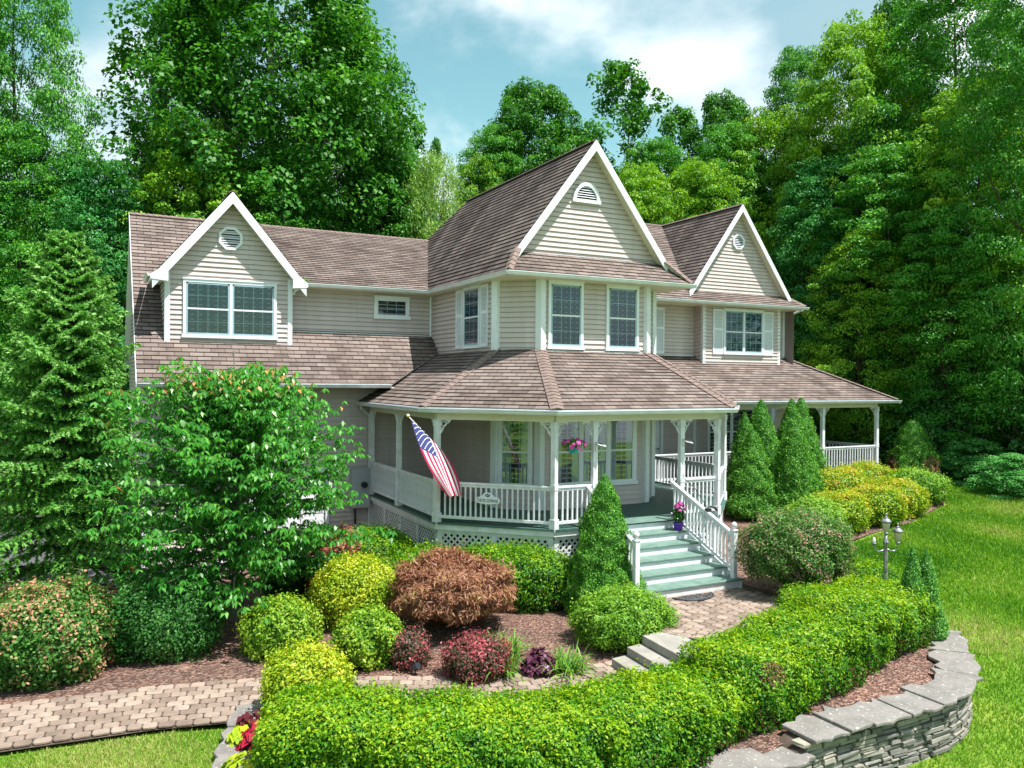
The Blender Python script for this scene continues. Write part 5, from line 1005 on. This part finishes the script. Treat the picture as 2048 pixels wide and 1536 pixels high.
TREES = [  # kind, x, y, height, width factor, label
 ('tulip', 6.7, 37.1, 25.4, 0.88, 'huge tall tulip tree behind the garage wing, reaching the top of the picture'),
 ('tulip', 11.0, 39.4, 21.4, 0.68, 'big rounded tulip tree just right of the tallest one, above the upper garage roof'),
 ('tulip', 3.9, 40.8, 22.1, 0.49, 'tall tree just left of the tallest tulip tree behind the garage roof'),
 ('maple', -2.7, 36.3, 22.4, 0.46, 'tall leafy tree with its crown cut by the top left corner of the picture'),
 ('maple', -5.1, 35.3, 20.4, 0.49, 'big tree at the far left edge of the picture, mostly outside it'),
 ('lime', 3.6, 35.3, 15.3, 0.71, 'medium leafy tree directly behind the garage roof ridge'),
 ('maple', 6.9, 34.7, 14.4, 0.89, 'medium leafy tree behind the dormer peak'),
 ('tulip', 11.3, 34.7, 14.7, 0.70, 'medium leafy tree behind the long upper garage roof, left of the pale feathery tree'),
 ('dark', -0.1, 34.9, 13.2, 0.75, 'dark leafy tree behind the large spruce'),
 ('maple', -2.6, 35.1, 14.2, 0.72, 'leafy tree at the left border below the tallest crown, behind the spruce'),
 ('willow', 13.1, 32.7, 13.9, 0.52, 'pale yellow green feathery tree left of the main roof'),
 ('thin', 16.4, 41.1, 16.1, 0.24, 'tiny dark tree top peeking over the pale feathery tree'),
 ('tulip', 22.1, 40.4, 18.8, 0.78, 'round topped tree behind the main roof, left of the tall peak'),
 ('lime', 18.3, 38.9, 14.9, 0.49, 'lower tree behind the long main roof slope'),
 ('thin', 27.9, 39.6, 20.0, 0.88, 'tall airy slender tree just right of the main gable peak'),
 ('thin', 31.4, 38.9, 17.4, 0.70, 'shorter airy slender tree right of the tall airy one'),
 ('thin', 24.3, 38.1, 15.2, 0.56, 'thin leaning tree right behind the main gable peak'),
 ('lime', 25.0, 34.3, 14.0, 0.69, 'low bushy tree between the two tall gables'),
 ('lime', 28.0, 32.8, 14.2, 0.70, 'bright green bushy tree behind the right wing roof ridge'),
 ('tulip', 32.4, 36.1, 18.1, 0.60, 'olive tinted airy tree on the rising woodland edge, right of the slender trees'),
 ('lime', 32.8, 32.6, 17.1, 0.72, 'bright yellow green tree above the peak of the right gable'),
 ('maple', 34.8, 32.7, 20.7, 0.52, 'tall tree on the skyline between the right gable peak and the high woods'),
 ('lime', 33.4, 27.8, 21.1, 0.57, 'tall bright yellow green tree in the upper right woods'),
 ('tulip', 38.0, 28.8, 22.8, 0.48, 'tall green tree on the upper right skyline'),
 ('maple', 35.9, 24.2, 23.5, 0.70, 'tall maple whose top is cut by the upper right edge'),
 ('lime', 33.3, 21.1, 16.7, 0.67, 'bright green layered tree in the upper right part of the woods'),
 ('maple', 32.0, 18.3, 20.0, 0.58, 'large maple at the right edge of the picture'),
 ('maple', 31.6, 24.2, 14.2, 0.95, 'dark green layered tree to the right of the right gable'),
 ('dark', 31.4, 27.6, 14.0, 0.83, 'dark green woodland tree just behind the right wing'),
 ('maple', 31.2, 21.0, 11.1, 1.02, 'layered green tree with low branches above the far right lawn'),
 ('dark', 33.8, 15.6, 9.5, 0.95, 'shaded woodland tree at the right border above the lawn'),
 ('maple', 19.3, 39.6, 16.5, 0.67, 'leafy tree filling the gap left of the round topped tree'),
 ('maple', 24.9, 40.1, 16.3, 0.69, 'leafy tree between the round topped tree and the tall airy one'),
 ('maple', 28.4, 37.1, 15.5, 0.78, 'leafy tree under the airy slender trees, above the right part of the main roof'),
 ('maple', 30.6, 33.7, 16.3, 0.71, 'leafy tree left of the bright yellow green tree on the woodland edge'),
 ('maple', 12.7, 36.2, 15.4, 0.48, 'dark leafy tree touching the left side of the pale feathery tree'),
 ('lime', 29.6, 24.1, 10.3, 0.78, 'green tree with low light branches beyond the porch roof corner'),
]
for k, x, y, h, w, lab in TREES: put(k, x, y, h, lab, w)
BUSH = [(31.2, 21.8, 4.2, 1.0), (30.4, 15.2, 3.6, 1.0), (29.6, 12.9, 4.6, .9), (33.4, 17.4, 5.2, 1.0), (30.2, 27.6, 3.2, 1.1), (27.6, 31.4, 3.4, 1.2), (33.0, 22.8, 6, 1.0), (23.4, 34.2, 4.5, 1.3), (28.6, 17.0, 1.7, 1.5), (29.9, 19.2, 1.9, 1.6), (31.0, 23.9, 2.4, 1.5), (-6.5, 33.2, 4.5, 1.2), (-11, 33.4, 5, 1.2), (34.5, 26.5, 5.5, 1.1), (36.5, 18.5, 6.5, 1.1)]
BL = ['round green bush at the lawn edge right of the browned dwarf spruce', 'bush hanging over the lawn at the right border, lower one', 'tall bush at the lower right edge of the woods', 'tall understory bush behind the lawn edge bushes', 'green bush seen past the far porch corner', 'dark bush seen through the porch opening', 'bushy young tree behind the browned dwarf spruce', 'low tree behind the right wing of the house',
      'lowest ground hugging bush on the right lawn edge', 'low spreading bush behind the right lawn', 'low spreading bush at the woodland edge above the browned dwarf spruce', 'bush at the far left behind the spruce', 'bush at the left picture border in the woods', 'young tree in the dark woods right of the house', 'young tree in the dark woods near the right border']
for (x, y, h, w), lab in zip(BUSH, BL): put('bush', x, y, h, lab, w, cat='bush')
# far wood that reads as one mass, behind the separate trees
rng = np.random.default_rng(300); Vs, Rs = [], []
far = [(-22, 44, 13), (-15, 45, 14), (-8, 46, 14), (-1, 47, 13), (6, 48, 13), (13, 49, 10), (19, 50, 9), (25, 50, 9), (31, 49, 9), (37, 46, 11), (42, 42, 14), (45, 36, 16), (46, 29, 18), (45, 22, 18), (43, 15, 17), (41, 9, 16), (-28, 38, 14)]
for (x, y, h) in far:
    V, R, c_ = crown_arrays(rng, 0, h, 5.2, 230, 60, .36, shape='column', cr=(1.0, 1.7), flatten=.6); V[:, 0] += x; V[:, 1] += y; V[:, 2] += tz(x, y); Vs.append(V); Rs.append(R)
o = leaf_object('far_woods', np.vstack(Vs), np.concatenate(Rs), LM['darkwood']); o['kind'] = 'stuff'
# undergrowth carpet under the right hand woods
rng = np.random.default_rng(301); n = 42000; p = rng.uniform([27, 6], [42, 36], (n, 2))
edge = lambda y: np.interp(y, [6, 9, 13, 16.2, 20.5, 24.5, 28, 32], [31.5, 28.6, 27.3, 28.5, 30.4, 31, 29, 24.5]); p = p[p[:, 0] > edge(p[:, 1]) + rng.normal(0, .25, n)]; n = len(p)
hgt = np.abs(lumps(rng, 8, .8, 2.2)(np.c_[p, np.zeros(n)])) * .38 + .12; P = np.c_[p, T(p[:, 0], p[:, 1]) + hgt * rng.random(n) ** .5]
V, R = leaves_arrays(P, unit(rng.normal(0, .45, (n, 3)) + [0, 0, 1]), .17 * rng.uniform(.6, 1.2, n), .6, rng, np.clip(rng.beta(2, 2, n), 0, 1)); o = leaf_object('undergrowth', V, R, LM['under']); o['kind'] = 'stuff'
# --- large spruce at the left
def spruce(x, y, z, H_, R0, seed=11):
    rng = np.random.default_rng(seed); r = random.Random(seed); root = empty('spruce_tree', (x, y, z), 'large drooping green spruce at the left in front of the garage end', 'tree')
    mb = MB(); K = 12; mb.tube([(0, 0, -.3 + (H_ + .2) * i / K) for i in range(K + 1)], [.20 * (1 - .96 * i / K) + .008 for i in range(K + 1)], 9); PV, PD, PR = [], [], []
    hh = .75; k = 0
    while hh < H_ - .12:
        t = hh / H_; Rb = R0 * (1 - t) ** .78 + .10; nb = 7 if t < .7 else 6
        for j in range(nb):
            a = k * 1.1 + j * 2 * PI / nb + r.uniform(-.3, .3); L_ = Rb * r.uniform(.72, 1.15); dro = .42 * (1 - t) + .02; rise = .20 + .55 * t; S = 9; pts = []
            for i in range(S + 1):
                s = i / S; pts.append(np.array([math.cos(a) * L_ * s, math.sin(a) * L_ * s, hh + L_ * (rise * s - (dro + rise * .6) * s * s + .22 * s ** 4)]))
            mb.tube([tuple(q) for q in pts[::3]], [.03 * (1 - t) + .008, .018 * (1 - t) + .006, .01, .004], 5)
            for i in range(1, S + 1):
                s = i / S; base = pts[i]; ax = unit((pts[i] - pts[i - 1])[None])[0]; sd = np.array([-math.sin(a), math.cos(a), 0])
                for sg in (-1, 1, 0):
                    l = (.55 * (1 - s) + .20) * min(1, Rb * .8 + .25) * r.uniform(.7, 1.2) if sg else .2; d = ax * .75 + sd * sg * .8; d[2] -= .16 * (1 - t) * (1.2 - s); d = d / np.linalg.norm(d); m_ = max(2, int(l / .045))
                    for q in range(m_):
                        u = (q + .5) / m_; PV.append(base + d * l * u + np.array([0, 0, -.10 * u * u * l * 4])); PD.append(d); PR.append(.22 + .62 * u * (.45 + .55 * s) + r.uniform(-.15, .2))
        hh += r.uniform(.22, .36) * (1.15 - .5 * t); k += 1
    PV = np.array(PV); PD = np.array(PD); PR = np.clip(np.array(PR), 0, 1); m_ = 4; PV = np.repeat(PV, m_, 0); PD = np.repeat(PD, m_, 0); PR = np.repeat(PR, m_); n = len(PV)
    dirs = unit(PD * .75 + rng.normal(0, .5, (n, 3))); PV = PV + dirs * .03; V, R = leaves_arrays(PV, unit(rng.normal(size=(n, 3)) + [0, 0, .8]), .12 * rng.uniform(.6, 1.2, n), .38, rng, np.clip(PR + rng.normal(0, .08, n), 0, 1), dirs=dirs)
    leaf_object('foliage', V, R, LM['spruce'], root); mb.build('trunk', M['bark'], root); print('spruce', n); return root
spruce(-.60, 20.2, -4.95, 8.1, 2.45)
# --- slim layered tree (kousa) in front of the garage
def kousa(x, y, z, H_, R0, seed=12):
    rng = np.random.default_rng(seed); r = random.Random(seed); root = empty('dogwood_tree', (x, y, z), 'small layered green tree with orange young leaves in front of the garage wall', 'tree'); mb = MB()
    P, D, Rv = [], [], []
    forks = [(0, 0, 1.15), (.05, .05, 1.5)]; mb.tube([(0, 0, -.2), (.02, 0, .5), (.05, .02, 1.2), (.1, .05, 2.4), (.05, .1, 3.6), (0, .1, H_ - .4)], [.10, .075, .065, .05, .03, .01], 9)
    for k in range(84):
        t = (k + .5) / 84; hb = .7 + (H_ - 1.6) * t ** .95; a = k * 2.39996 + r.uniform(-.25, .25); env = R0 * (math.sin(min(1, .30 + t * .72) * PI) ** .55); L_ = env * r.uniform(.72, 1.08); rise = .10 + 1.0 * t ** 1.3
        e = np.array([math.cos(a) * L_, math.sin(a) * L_, hb + L_ * rise * .55]); b = np.array([.06, .04, hb * .82]); mid = (b + e) / 2 + np.array([0, 0, .12 * L_]); mb.tube([tuple(b), tuple(mid), tuple(e)], [.028, .016, .006], 5)
        for s in np.linspace(.28, 1.0, 8):
            c = (b * (1 - s) ** 2 + 2 * mid * s * (1 - s) + e * s * s); spread = .46 * (1.15 - .35 * s)
            for q in range(11):
                o = np.array([r.gauss(0, spread * .62), r.gauss(0, spread * .62), r.gauss(0, .07)]); o[2] -= .14 * (o[0] ** 2 + o[1] ** 2); cc = c + o; topn = cc[2] > H_ * .78 or (s > .95 and r.random() < .05)
                ph = r.uniform(0, 6.28)
                for w in range(5):
                    aa = ph + w * 2 * PI / 5; d = np.array([math.cos(aa), math.sin(aa), -.35]); P.append(cc + d * .055); D.append(d); Rv.append((.93 + .07 * r.random()) if (topn and w < 2 and r.random() < .26) else r.betavariate(2, 2) * .80)
    P, D, Rv = np.array(P), unit(np.array(D)), np.array(Rv); n = len(P); nl = unit(np.array([0, 0, 1.]) + D * .45 + rng.normal(0, .25, (n, 3)))
    V, R = leaves_arrays(P, nl,   .145 * rng.uniform(.75, 1.2, n), .42, rng, Rv, dirs=D + rng.normal(0, .15, (n, 3)), droop=.30, fold=.35); leaf_object('foliage', V, R, LM['dogwood'], root); mb.build('trunk', M['greybark'], root); print('kousa', n); return root
kousa(2.45, 16.9, bz(2.6, 16.9), 5.85, 2.68)
# ---------------------------------------------------------------- things on and around the house
def S(mb, name, mat, root, **k): return sub(mb.build(name, mat, **k), root)
def flat_mat(name, c, rough=.6, **k):
    m, t, p = newmat(name); p.inputs['Base Color'].default_value = (*c, 1); p.inputs['Roughness'].default_value = rough
    for a, b in k.items(): p.inputs[a].default_value = b
    return m
# flag
fl = empty('flag', (7.0, 17.4, -1.7), 'American flag hanging from an angled pole on the left porch post', 'flag')
ball = Vector((6.18, 17.0, -.84)); mount = Vector((7.05, 17.3, -1.62)); mb = MB(); mb.tube([ball, mount], .015, 8); S(mb, 'flag_pole', flat_mat('pole_wood', (.55, .50, .45)), fl, smooth=True)
mb = MB(); mb.lathe(ball + Vector((0, 0, -.03)), [(.012, 0), (.036, .018), (.042, .04), (.034, .062), (.01, .078)], 12); S(mb, 'pole_finial', flat_mat('gold_paint', (.75, .58, .25), .35), fl, smooth=True)
def cloth_pts(s, t):
    """s along the pole 0 top .. 1 low, t down the fly"""
    top = ball + Vector((.07, .03, -.05)); A = top.lerp(mount + Vector((.12, -.05, -.10)), s)
    e0 = Vector((7.06, 16.76, -2.66)); e1 = Vector((7.44, 16.95, -2.69)); m0 = Vector((6.42, 16.80, -1.75)); m1 = Vector((7.42, 17.0, -2.1))
    # left hem and right hem as quadratic curves
    l = lambda p0, p1, p2: p0 * (1 - t) ** 2 + p1 * 2 * t * (1 - t) + p2 * t * t
    a = l(top, m0 + Vector((-.02, 0, 0)), e0); b = l(mount + Vector((.12, -.05, -.10)), m1, e1); c = a.lerp(b, s); sag = .0
    if t < 1: c = c.lerp(A, (1 - t) ** 6)
    w = math.sin(s * 9 + t * 3) * .035 * t + math.sin(s * 21 + 1) * .012 * t
    return c + Vector((-.35 * w, w * 1.4, 0))
NS, NT = 39, 60; mb = MB(); mb.smooth = True; vs_ = [cloth_pts(i / NS, j / NT) for j in range(NT + 1) for i in range(NS + 1)]; me_f = []; mi = []
for j in range(NT):
    for i in range(NS):
        me_f.append((j * (NS + 1) + i, j * (NS + 1) + i + 1, (j + 1) * (NS + 1) + i + 1, (j + 1) * (NS + 1) + i)); canton = i < NS * 7 / 13 and j < NT * .40; stripe = i // 3; mi.append(2 if canton else (0 if stripe % 2 == 0 else 1))
mb.v = [tuple(v) for v in vs_]; mb.f = me_f; mb.m = mi; mb.uv = [[(0, 0)] * 4 for _ in me_f]
def cloth(name, c):
    m, t, p = newmat(name); p.inputs['Base Color'].default_value = (*c, 1); p.inputs['Roughness'].default_value = .7; tl = N('ShaderNodeBsdfTranslucent', t); tl.inputs[0].default_value = (*[min(1, x * 1.2) for x in c], 1); mx = N('ShaderNodeMixShader', t); mx.inputs[0].default_value = .3
    t.links.new(p.outputs[0], mx.inputs[1]); t.links.new(tl.outputs[0], mx.inputs[2]); t.links.new(mx.outputs[0], t.nodes['Material Output'].inputs[0]); return m
fcl = S(mb, 'flag_cloth', [cloth('flag_red', (.62, .012, .10)), cloth('flag_white', (.82, .80, .82)), cloth('flag_blue', (.05, .06, .24))], fl, smooth=True)
mb = MB()
for r_ in range(9):
    for c_ in range(6 if r_ % 2 == 0 else 5):
        t0 = (.40 / 12) * (2 * c_ + 1 + (r_ % 2)); s0 = (7 / 13 / 10) * (r_ + 1); p = cloth_pts(s0, t0); du = (cloth_pts(min(s0 + .02, 1), t0) - p); dv = (cloth_pts(s0, t0 + .02) - p); n_ = du.cross(dv).normalized(); u = du.normalized(); v = n_.cross(u)
        for sg in (1, -1):
            pts = [p + n_ * .006 * sg + (u * math.cos(k * PI / 5) + v * math.sin(k * PI / 5)) * (.0185 if k % 2 == 0 else .011) for k in range(10)]; mb.poly(pts)
sub(mb.build('stars', flat_mat('star_white', (.85, .85, .85))), fcl)
# hanging basket
hb = empty('hanging_basket', (9.58, 15.46, -1.65), 'turquoise hanging basket of pink flowers under the porch beam', 'flower basket'); mb = MB(); mb.lathe((9.58, 15.46, -1.66), [(.07, 0), (.09, .01), (.125, .11), (.13, .13), (.118, .13), (.08, .03)], 18); S(mb, 'basket', flat_mat('turquoise_plastic', (.02, .42, .40), .4), hb, smooth=True)
mb = MB(); mb.tube([(9.58, 15.46, -1.26), (9.58, 15.46, -.95)], .006, 5)
for k in range(3): a = k * 2.1; mb.tube([(9.58 + .12 * math.cos(a), 15.46 + .12 * math.sin(a), -1.53), (9.58, 15.46, -1.26)], .004, 4)
S(mb, 'hanger', flat_mat('turquoise_wire', (.03, .30, .30), .4), hb)
def bouquet(cx, cy, cz, rx, rz_, n, nf, root, petal, seed, leafm='box', fs=.05, ls=.05):
    rng = np.random.default_rng(seed); d = unit(rng.normal(size=(n, 3)) + [0, 0, .4]); P = d * (rng.random((n, 1)) ** .4) * [rx, rx, rz_] + [cx, cy, cz]; V, R = leaves_arrays(P, unit(d + rng.normal(0, .5, (n, 3))), ls * rng.uniform(.6, 1.2, n), .5, rng, rng.random(n) * .6); sub(leaf_object('leaves', V, R, LM[leafm]), root)
    d = unit(rng.normal(size=(nf, 3)) + [0, -.15, .35]); c = d * [rx * 1.05, rx * 1.05, rz_ * 1.1] + [cx, cy, cz]; Vs, Rs = [], []
    for k in range(nf):
        n0 = unit(d[k][None] + rng.normal(0, .25, (1, 3)))[0]; u = unit(np.cross(n0, [0, 0, 1.001])[None])[0]; v = np.cross(n0, u); m_ = 7; dd = np.array([u * math.cos(q * 2 * PI / m_) + v * math.sin(q * 2 * PI / m_) for q in range(m_)]); Pc = c[k] + dd * fs * .45; V, R = leaves_arrays(Pc, np.repeat(n0[None], m_, 0) + dd * .3, np.full(m_, fs), .8, rng, rng.random(m_), dirs=dd); Vs.append(V); Rs.append(R)
    sub(leaf_object('flowers', np.vstack(Vs), np.concatenate(Rs), LM[petal]), root)
bouquet(9.58, 15.46, -1.47, .27, .14, 900, 34, hb, 'pink', 1, fs=.06)
# purple pot
pp = empty('flower_pot', (12.2, 14.98, -3.53), 'purple pot of bright pink flowers on the right end of the top stair', 'flower pot'); mb = MB(); mb.lathe((12.2, 14.98, -3.53), [(.085, 0), (.09, .005), (.115, .15), (.125, .155), (.125, .185), (.11, .185), (.10, .12)], 18); S(mb, 'pot', flat_mat('purple_plastic', (.12, .03, .42), .4), pp, smooth=True)
bouquet(12.2, 14.98, -3.17, .17, .19, 520, 6, pp, 'pink', 2, 'darkshrub', .05, .075); rngb = np.random.default_rng(3)
mb = MB(); mb.tube([(12.2, 14.98, -3.4), (12.2, 14.98, -3.0)], .01, 5); S(mb, 'stem', M['bark'], pp)
for (dx, dz) in ((-.10, .14), (.0, .2), (.17, .07), (.06, .16)): bouquet(12.2 + dx, 14.93, -3.10 + dz, .05, .05, 10, 9, pp, 'pink', int(50 + dx * 100), 'darkshrub', .045)
# geranium pot by the drive
gp = empty('flower_pot', (.6, 21.0, -4.96), 'black pot of red geraniums beside the driveway', 'flower pot'); mb = MB(); mb.lathe((.6, 21.0, -4.96), [(.12, 0), (.17, .28), (.18, .30), (.16, .30), (.14, .2)], 16); S(mb, 'pot', M['black'], gp, smooth=True); bouquet(.6, 21, -4.56, .18, .14, 260, 26, gp, 'red', 6, 'darkshrub', .06, .08)
# name sign on the railing
sg = empty('name_sign', (7.9, 16.5, -2.9), 'white scalloped name board with black lettering on the porch railing', 'sign')
sc_ = Vector((7.93, 16.46, -2.73)); su = Vector((s2, -s2, 0)); sn = Vector((-s2, -s2, 0)); out_ = [(-.30, -.03), (-.27, .03), (-.20, .045), (-.14, .075), (-.09, .13), (0, .155), (.09, .13), (.14, .075), (.20, .045), (.27, .03), (.30, -.03), (.27, -.09), (.18, -.105), (0, -.12), (-.18, -.105), (-.27, -.09)]
mb = MB(); mb.prism([sc_ + su * a + Vector((0, 0, b)) - sn * -.03 for a, b in out_], sn * .02); S(mb, 'sign_board', M['white'], sg, bevel=.004)
blk = flat_mat('sign_black', (.01, .01, .01)); mb = MB(); mb.poly([sc_ + sn * .0535 + su * (.058 * math.cos(k * PI / 12)) + Vector((0, 0, .085 + .036 * math.sin(k * PI / 12))) for k in range(24)]); S(mb, 'number_oval', blk, sg)
def lettering(txt, size, pos, u, n, mat, root, name='lettering', width=None):
    cu = bpy.data.curves.new(name, 'FONT'); cu.body = txt; cu.size = size; cu.align_x = 'CENTER'; cu.align_y = 'CENTER'; cu.extrude = .001; o = bpy.data.objects.new(name, cu); C.objects.link(o); bpy.context.view_layer.update()
    me = bpy.data.meshes.new_from_object(o); bpy.data.objects.remove(o); me.name = name; me.materials.clear(); me.materials.append(mat); o = bpy.data.objects.new(name, me); C.objects.link(o)
    xs = [v.co.x for v in me.vertices]; k = (width / (max(xs) - min(xs))) if width else 1; u = Vector(u); n = Vector(n)
    for v in me.vertices: c = v.co.copy(); v.co = Vector(pos) + u * c.x * k + Vector((0, 0, c.y)) + n * c.z
    return sub(o, root)
lettering('THE MC GOWANS', .105, sc_ + sn * .055 + Vector((0, 0, -.035)), su, sn, blk, sg, width=.50); lettering('84', .065, sc_ + sn * .056 + Vector((0, 0, .085)), su, sn, M['white'], sg, 'number')
# solar lamps on posts
for x, lab in ((10.14, 'small solar light on the porch post left of the stair opening'), (12.66, 'small solar light on the porch post right of the stair opening')):
    r0 = empty('solar_light', (x, 15.37, -1.55), lab, 'light', 'solar lights on the porch posts'); mb = MB(); v = [(x - .01, 15.39, -1.42), (x + .17, 15.33, -1.47), (x + .14, 15.19, -1.52), (x - .04, 15.25, -1.47)]
    mb.prism(v, (0, 0, .015)); S(mb, 'panel_frame', M['white'], r0); mb = MB(); c = sum((Vector(q) for q in v), Vector()) / 4; mb.poly([c + (Vector(q) - c) * .8 + Vector((0, 0, .017)) for q in v]); S(mb, 'solar_cell', flat_mat('solar_cell', (.10, .10, .13), .2), r0); mb = MB(); mb.box(x - .02, x + .02, 15.36, 15.40, -1.6, -1.42); S(mb, 'bracket_arm', M['gutter'], r0)
# lamp post
def lamp_post(x, y, z):
    r0 = empty('lamp_post', (x, y, z), 'tarnished silver three armed lamp post on the lawn edge with one lantern missing', 'lamp post'); ms = simple('tarnished_silver', (.42, .42, .46), (.18, .18, .21), 14, .35, .5, (40, .3, .004), metal=.7, detail=8); H_ = 2.18 + (-4.72 - z)
    zt = z + 1.62; mb = MB(); mb.lathe((x, y, z), [(.09, 0), (.09, .10), (.062, .14), (.05, .30), (.040, 1.35), (.034, 1.50), (.055, 1.52), (.055, 1.56), (.03, 1.60), (.03, 1.68)], 14); S(mb, 'post', ms, r0, smooth=True)
    gm = flat_mat('frosted_amber_glass', (.50, .47, .36), .3); U = Vector((.95, -.30, 0)).normalized()
    def lantern(c, ok=True):
        mb = MB(); mb.lathe(c, [(.022, -.06), (.05, -.01), (.045, .0)], 12); l = S(mb, 'lantern', ms, r0, smooth=True)
        if ok:
            g = MB(); g.lathe(c, [(.045, 0), (.082, .19), (.085, .20)], 12); sub(g.build('lantern_glass', gm, smooth=True), l); t_ = MB(); t_.lathe(c + Vector((0, 0, .19)), [(.088, 0), (.105, .02), (.10, .04), (.06, .08), (.035, .09), (.05, .10), (.02, .125), (.012, .15), (.02, .16), (.004, .19)], 14); sub(t_.build('lantern_cap', ms, smooth=True), l)
        else:
            g = MB(); g.lathe(c, [(.028, 0), (.03, .05), (.022, .06), (.022, .10), (.004, .11)], 10); sub(g.build('bulb', flat_mat('bulb_white', (.7, .7, .78), .3), smooth=True), l)
    for sgn, ok in ((1, True), (-1, False)):
        p = Vector((x, y, z + 1.42)); q = p + U * .26 * sgn + Vector((0, 0, .02)); mb = MB(); mb.tube([p, p + U * .09 * sgn + Vector((0, 0, -.05)), p + U * .19 * sgn + Vector((0, 0, -.06)), q, q + Vector((0, 0, .06))], [.018, .016, .015, .014, .014], 8); S(mb, 'arm', ms, r0, smooth=True); lantern(q + Vector((0, 0, .10)), ok)
    lantern(Vector((x, y, z + 1.74)))
lamp_post(13.95, 10.72, -4.72)
# door mat
mat_ = empty('door_mat', (10.95, 12.85, -4.45), 'black half round scroll pattern door mat at the foot of the stairs', 'door mat'); mb = MB(); cx, cy = 10.98, 12.98
mb.prism([(cx - .52, cy + .05, -4.452)] + [(cx + .52 * math.cos(PI + k * PI / 16), cy + .05 + .52 * .72 * math.sin(PI + k * PI / 16), -4.452) for k in range(17)][1:-1] + [(cx + .52, cy + .05, -4.452)], (0, 0, .008)); S(mb, 'mat_base', simple('rubber', (.05, .05, .055), (.10, .10, .11), 30, .7), mat_)
mb = MB(); rr = random.Random(4)
for k in range(46):
    a = rr.uniform(PI, 2 * PI); q = math.sqrt(rr.random()) * .45; c = Vector((cx + q * math.cos(a), cy + .02 + q * .70 * math.sin(a), -4.440)); r_ = rr.uniform(.02, .045); n_ = 9; s0 = rr.random() * 6
    mb.tube([c + Vector((math.cos(s0 + i * .7) * r_ * (1 - i * .08), math.sin(s0 + i * .7) * r_ * (1 - i * .08), 0)) for i in range(n_)], .006, 4)
mb.tube([(cx + .49 * math.cos(PI + k * PI / 16), cy + .05 + .49 * .72 * math.sin(PI + k * PI / 16), -4.441) for k in range(17)], .011, 5); S(mb, 'scroll_relief', M['black'], mat_)
# black clip light on the hand rail, spot light in the mulch, cable
cl = empty('clip_light', (12.35, 14.1, -2.95), 'small black spotlight clamped on the right stair handrail', 'light'); mb = MB(); p = Vector((12.40, 14.12, -2.86)); mb.tube([p, p + Vector((.10, -.05, -.02)), p + Vector((.2, -.02, -.10))], [.022, .03, .02], 8); mb.box(12.30, 12.42, 14.08, 14.18, -3.0, -2.9); S(mb, 'lamp_body', M['black'], cl)
mb = MB(); mb.tube([(12.42, 14.2, -2.92), (12.55, 14.8, -2.55), (12.62, 15.3, -2.35), (12.74, 15.5, -2.2), (12.73, 15.52, -1.5)], .008, 5); S(mb, 'cable', M['black'], cl)
sp = empty('spotlight', (4.72, 12.55, bz(4.7, 12.5)), 'small black ground spotlight in the mulch under the dark red barberry', 'light'); mb = MB(); c = Vector((4.72, 12.55, bz(4.7, 12.5))); mb.tube([c + Vector((0, 0, -.1)), c + Vector((0, 0, .08))], .012, 6); S(mb, 'stake', M['black'], sp)
mb = MB(); mb.tube([c + Vector((-.05, .06, .08)), c + Vector((.0, -.02, .13)), c + Vector((.03, -.07, .16))], [.035, .055, .06], 12); S(mb, 'lamp_head', flat_mat('dark_housing', (.03, .035, .045), .3), sp)
# stems of grass and weeds in the gutter
tuft('gutter_weed', 5.08, 22.52, 2.66, 40, .18, .02, 'daylily', 'small green weed growing at the dormer gutter corner', 'plant', None, 97, .12, 1.0)
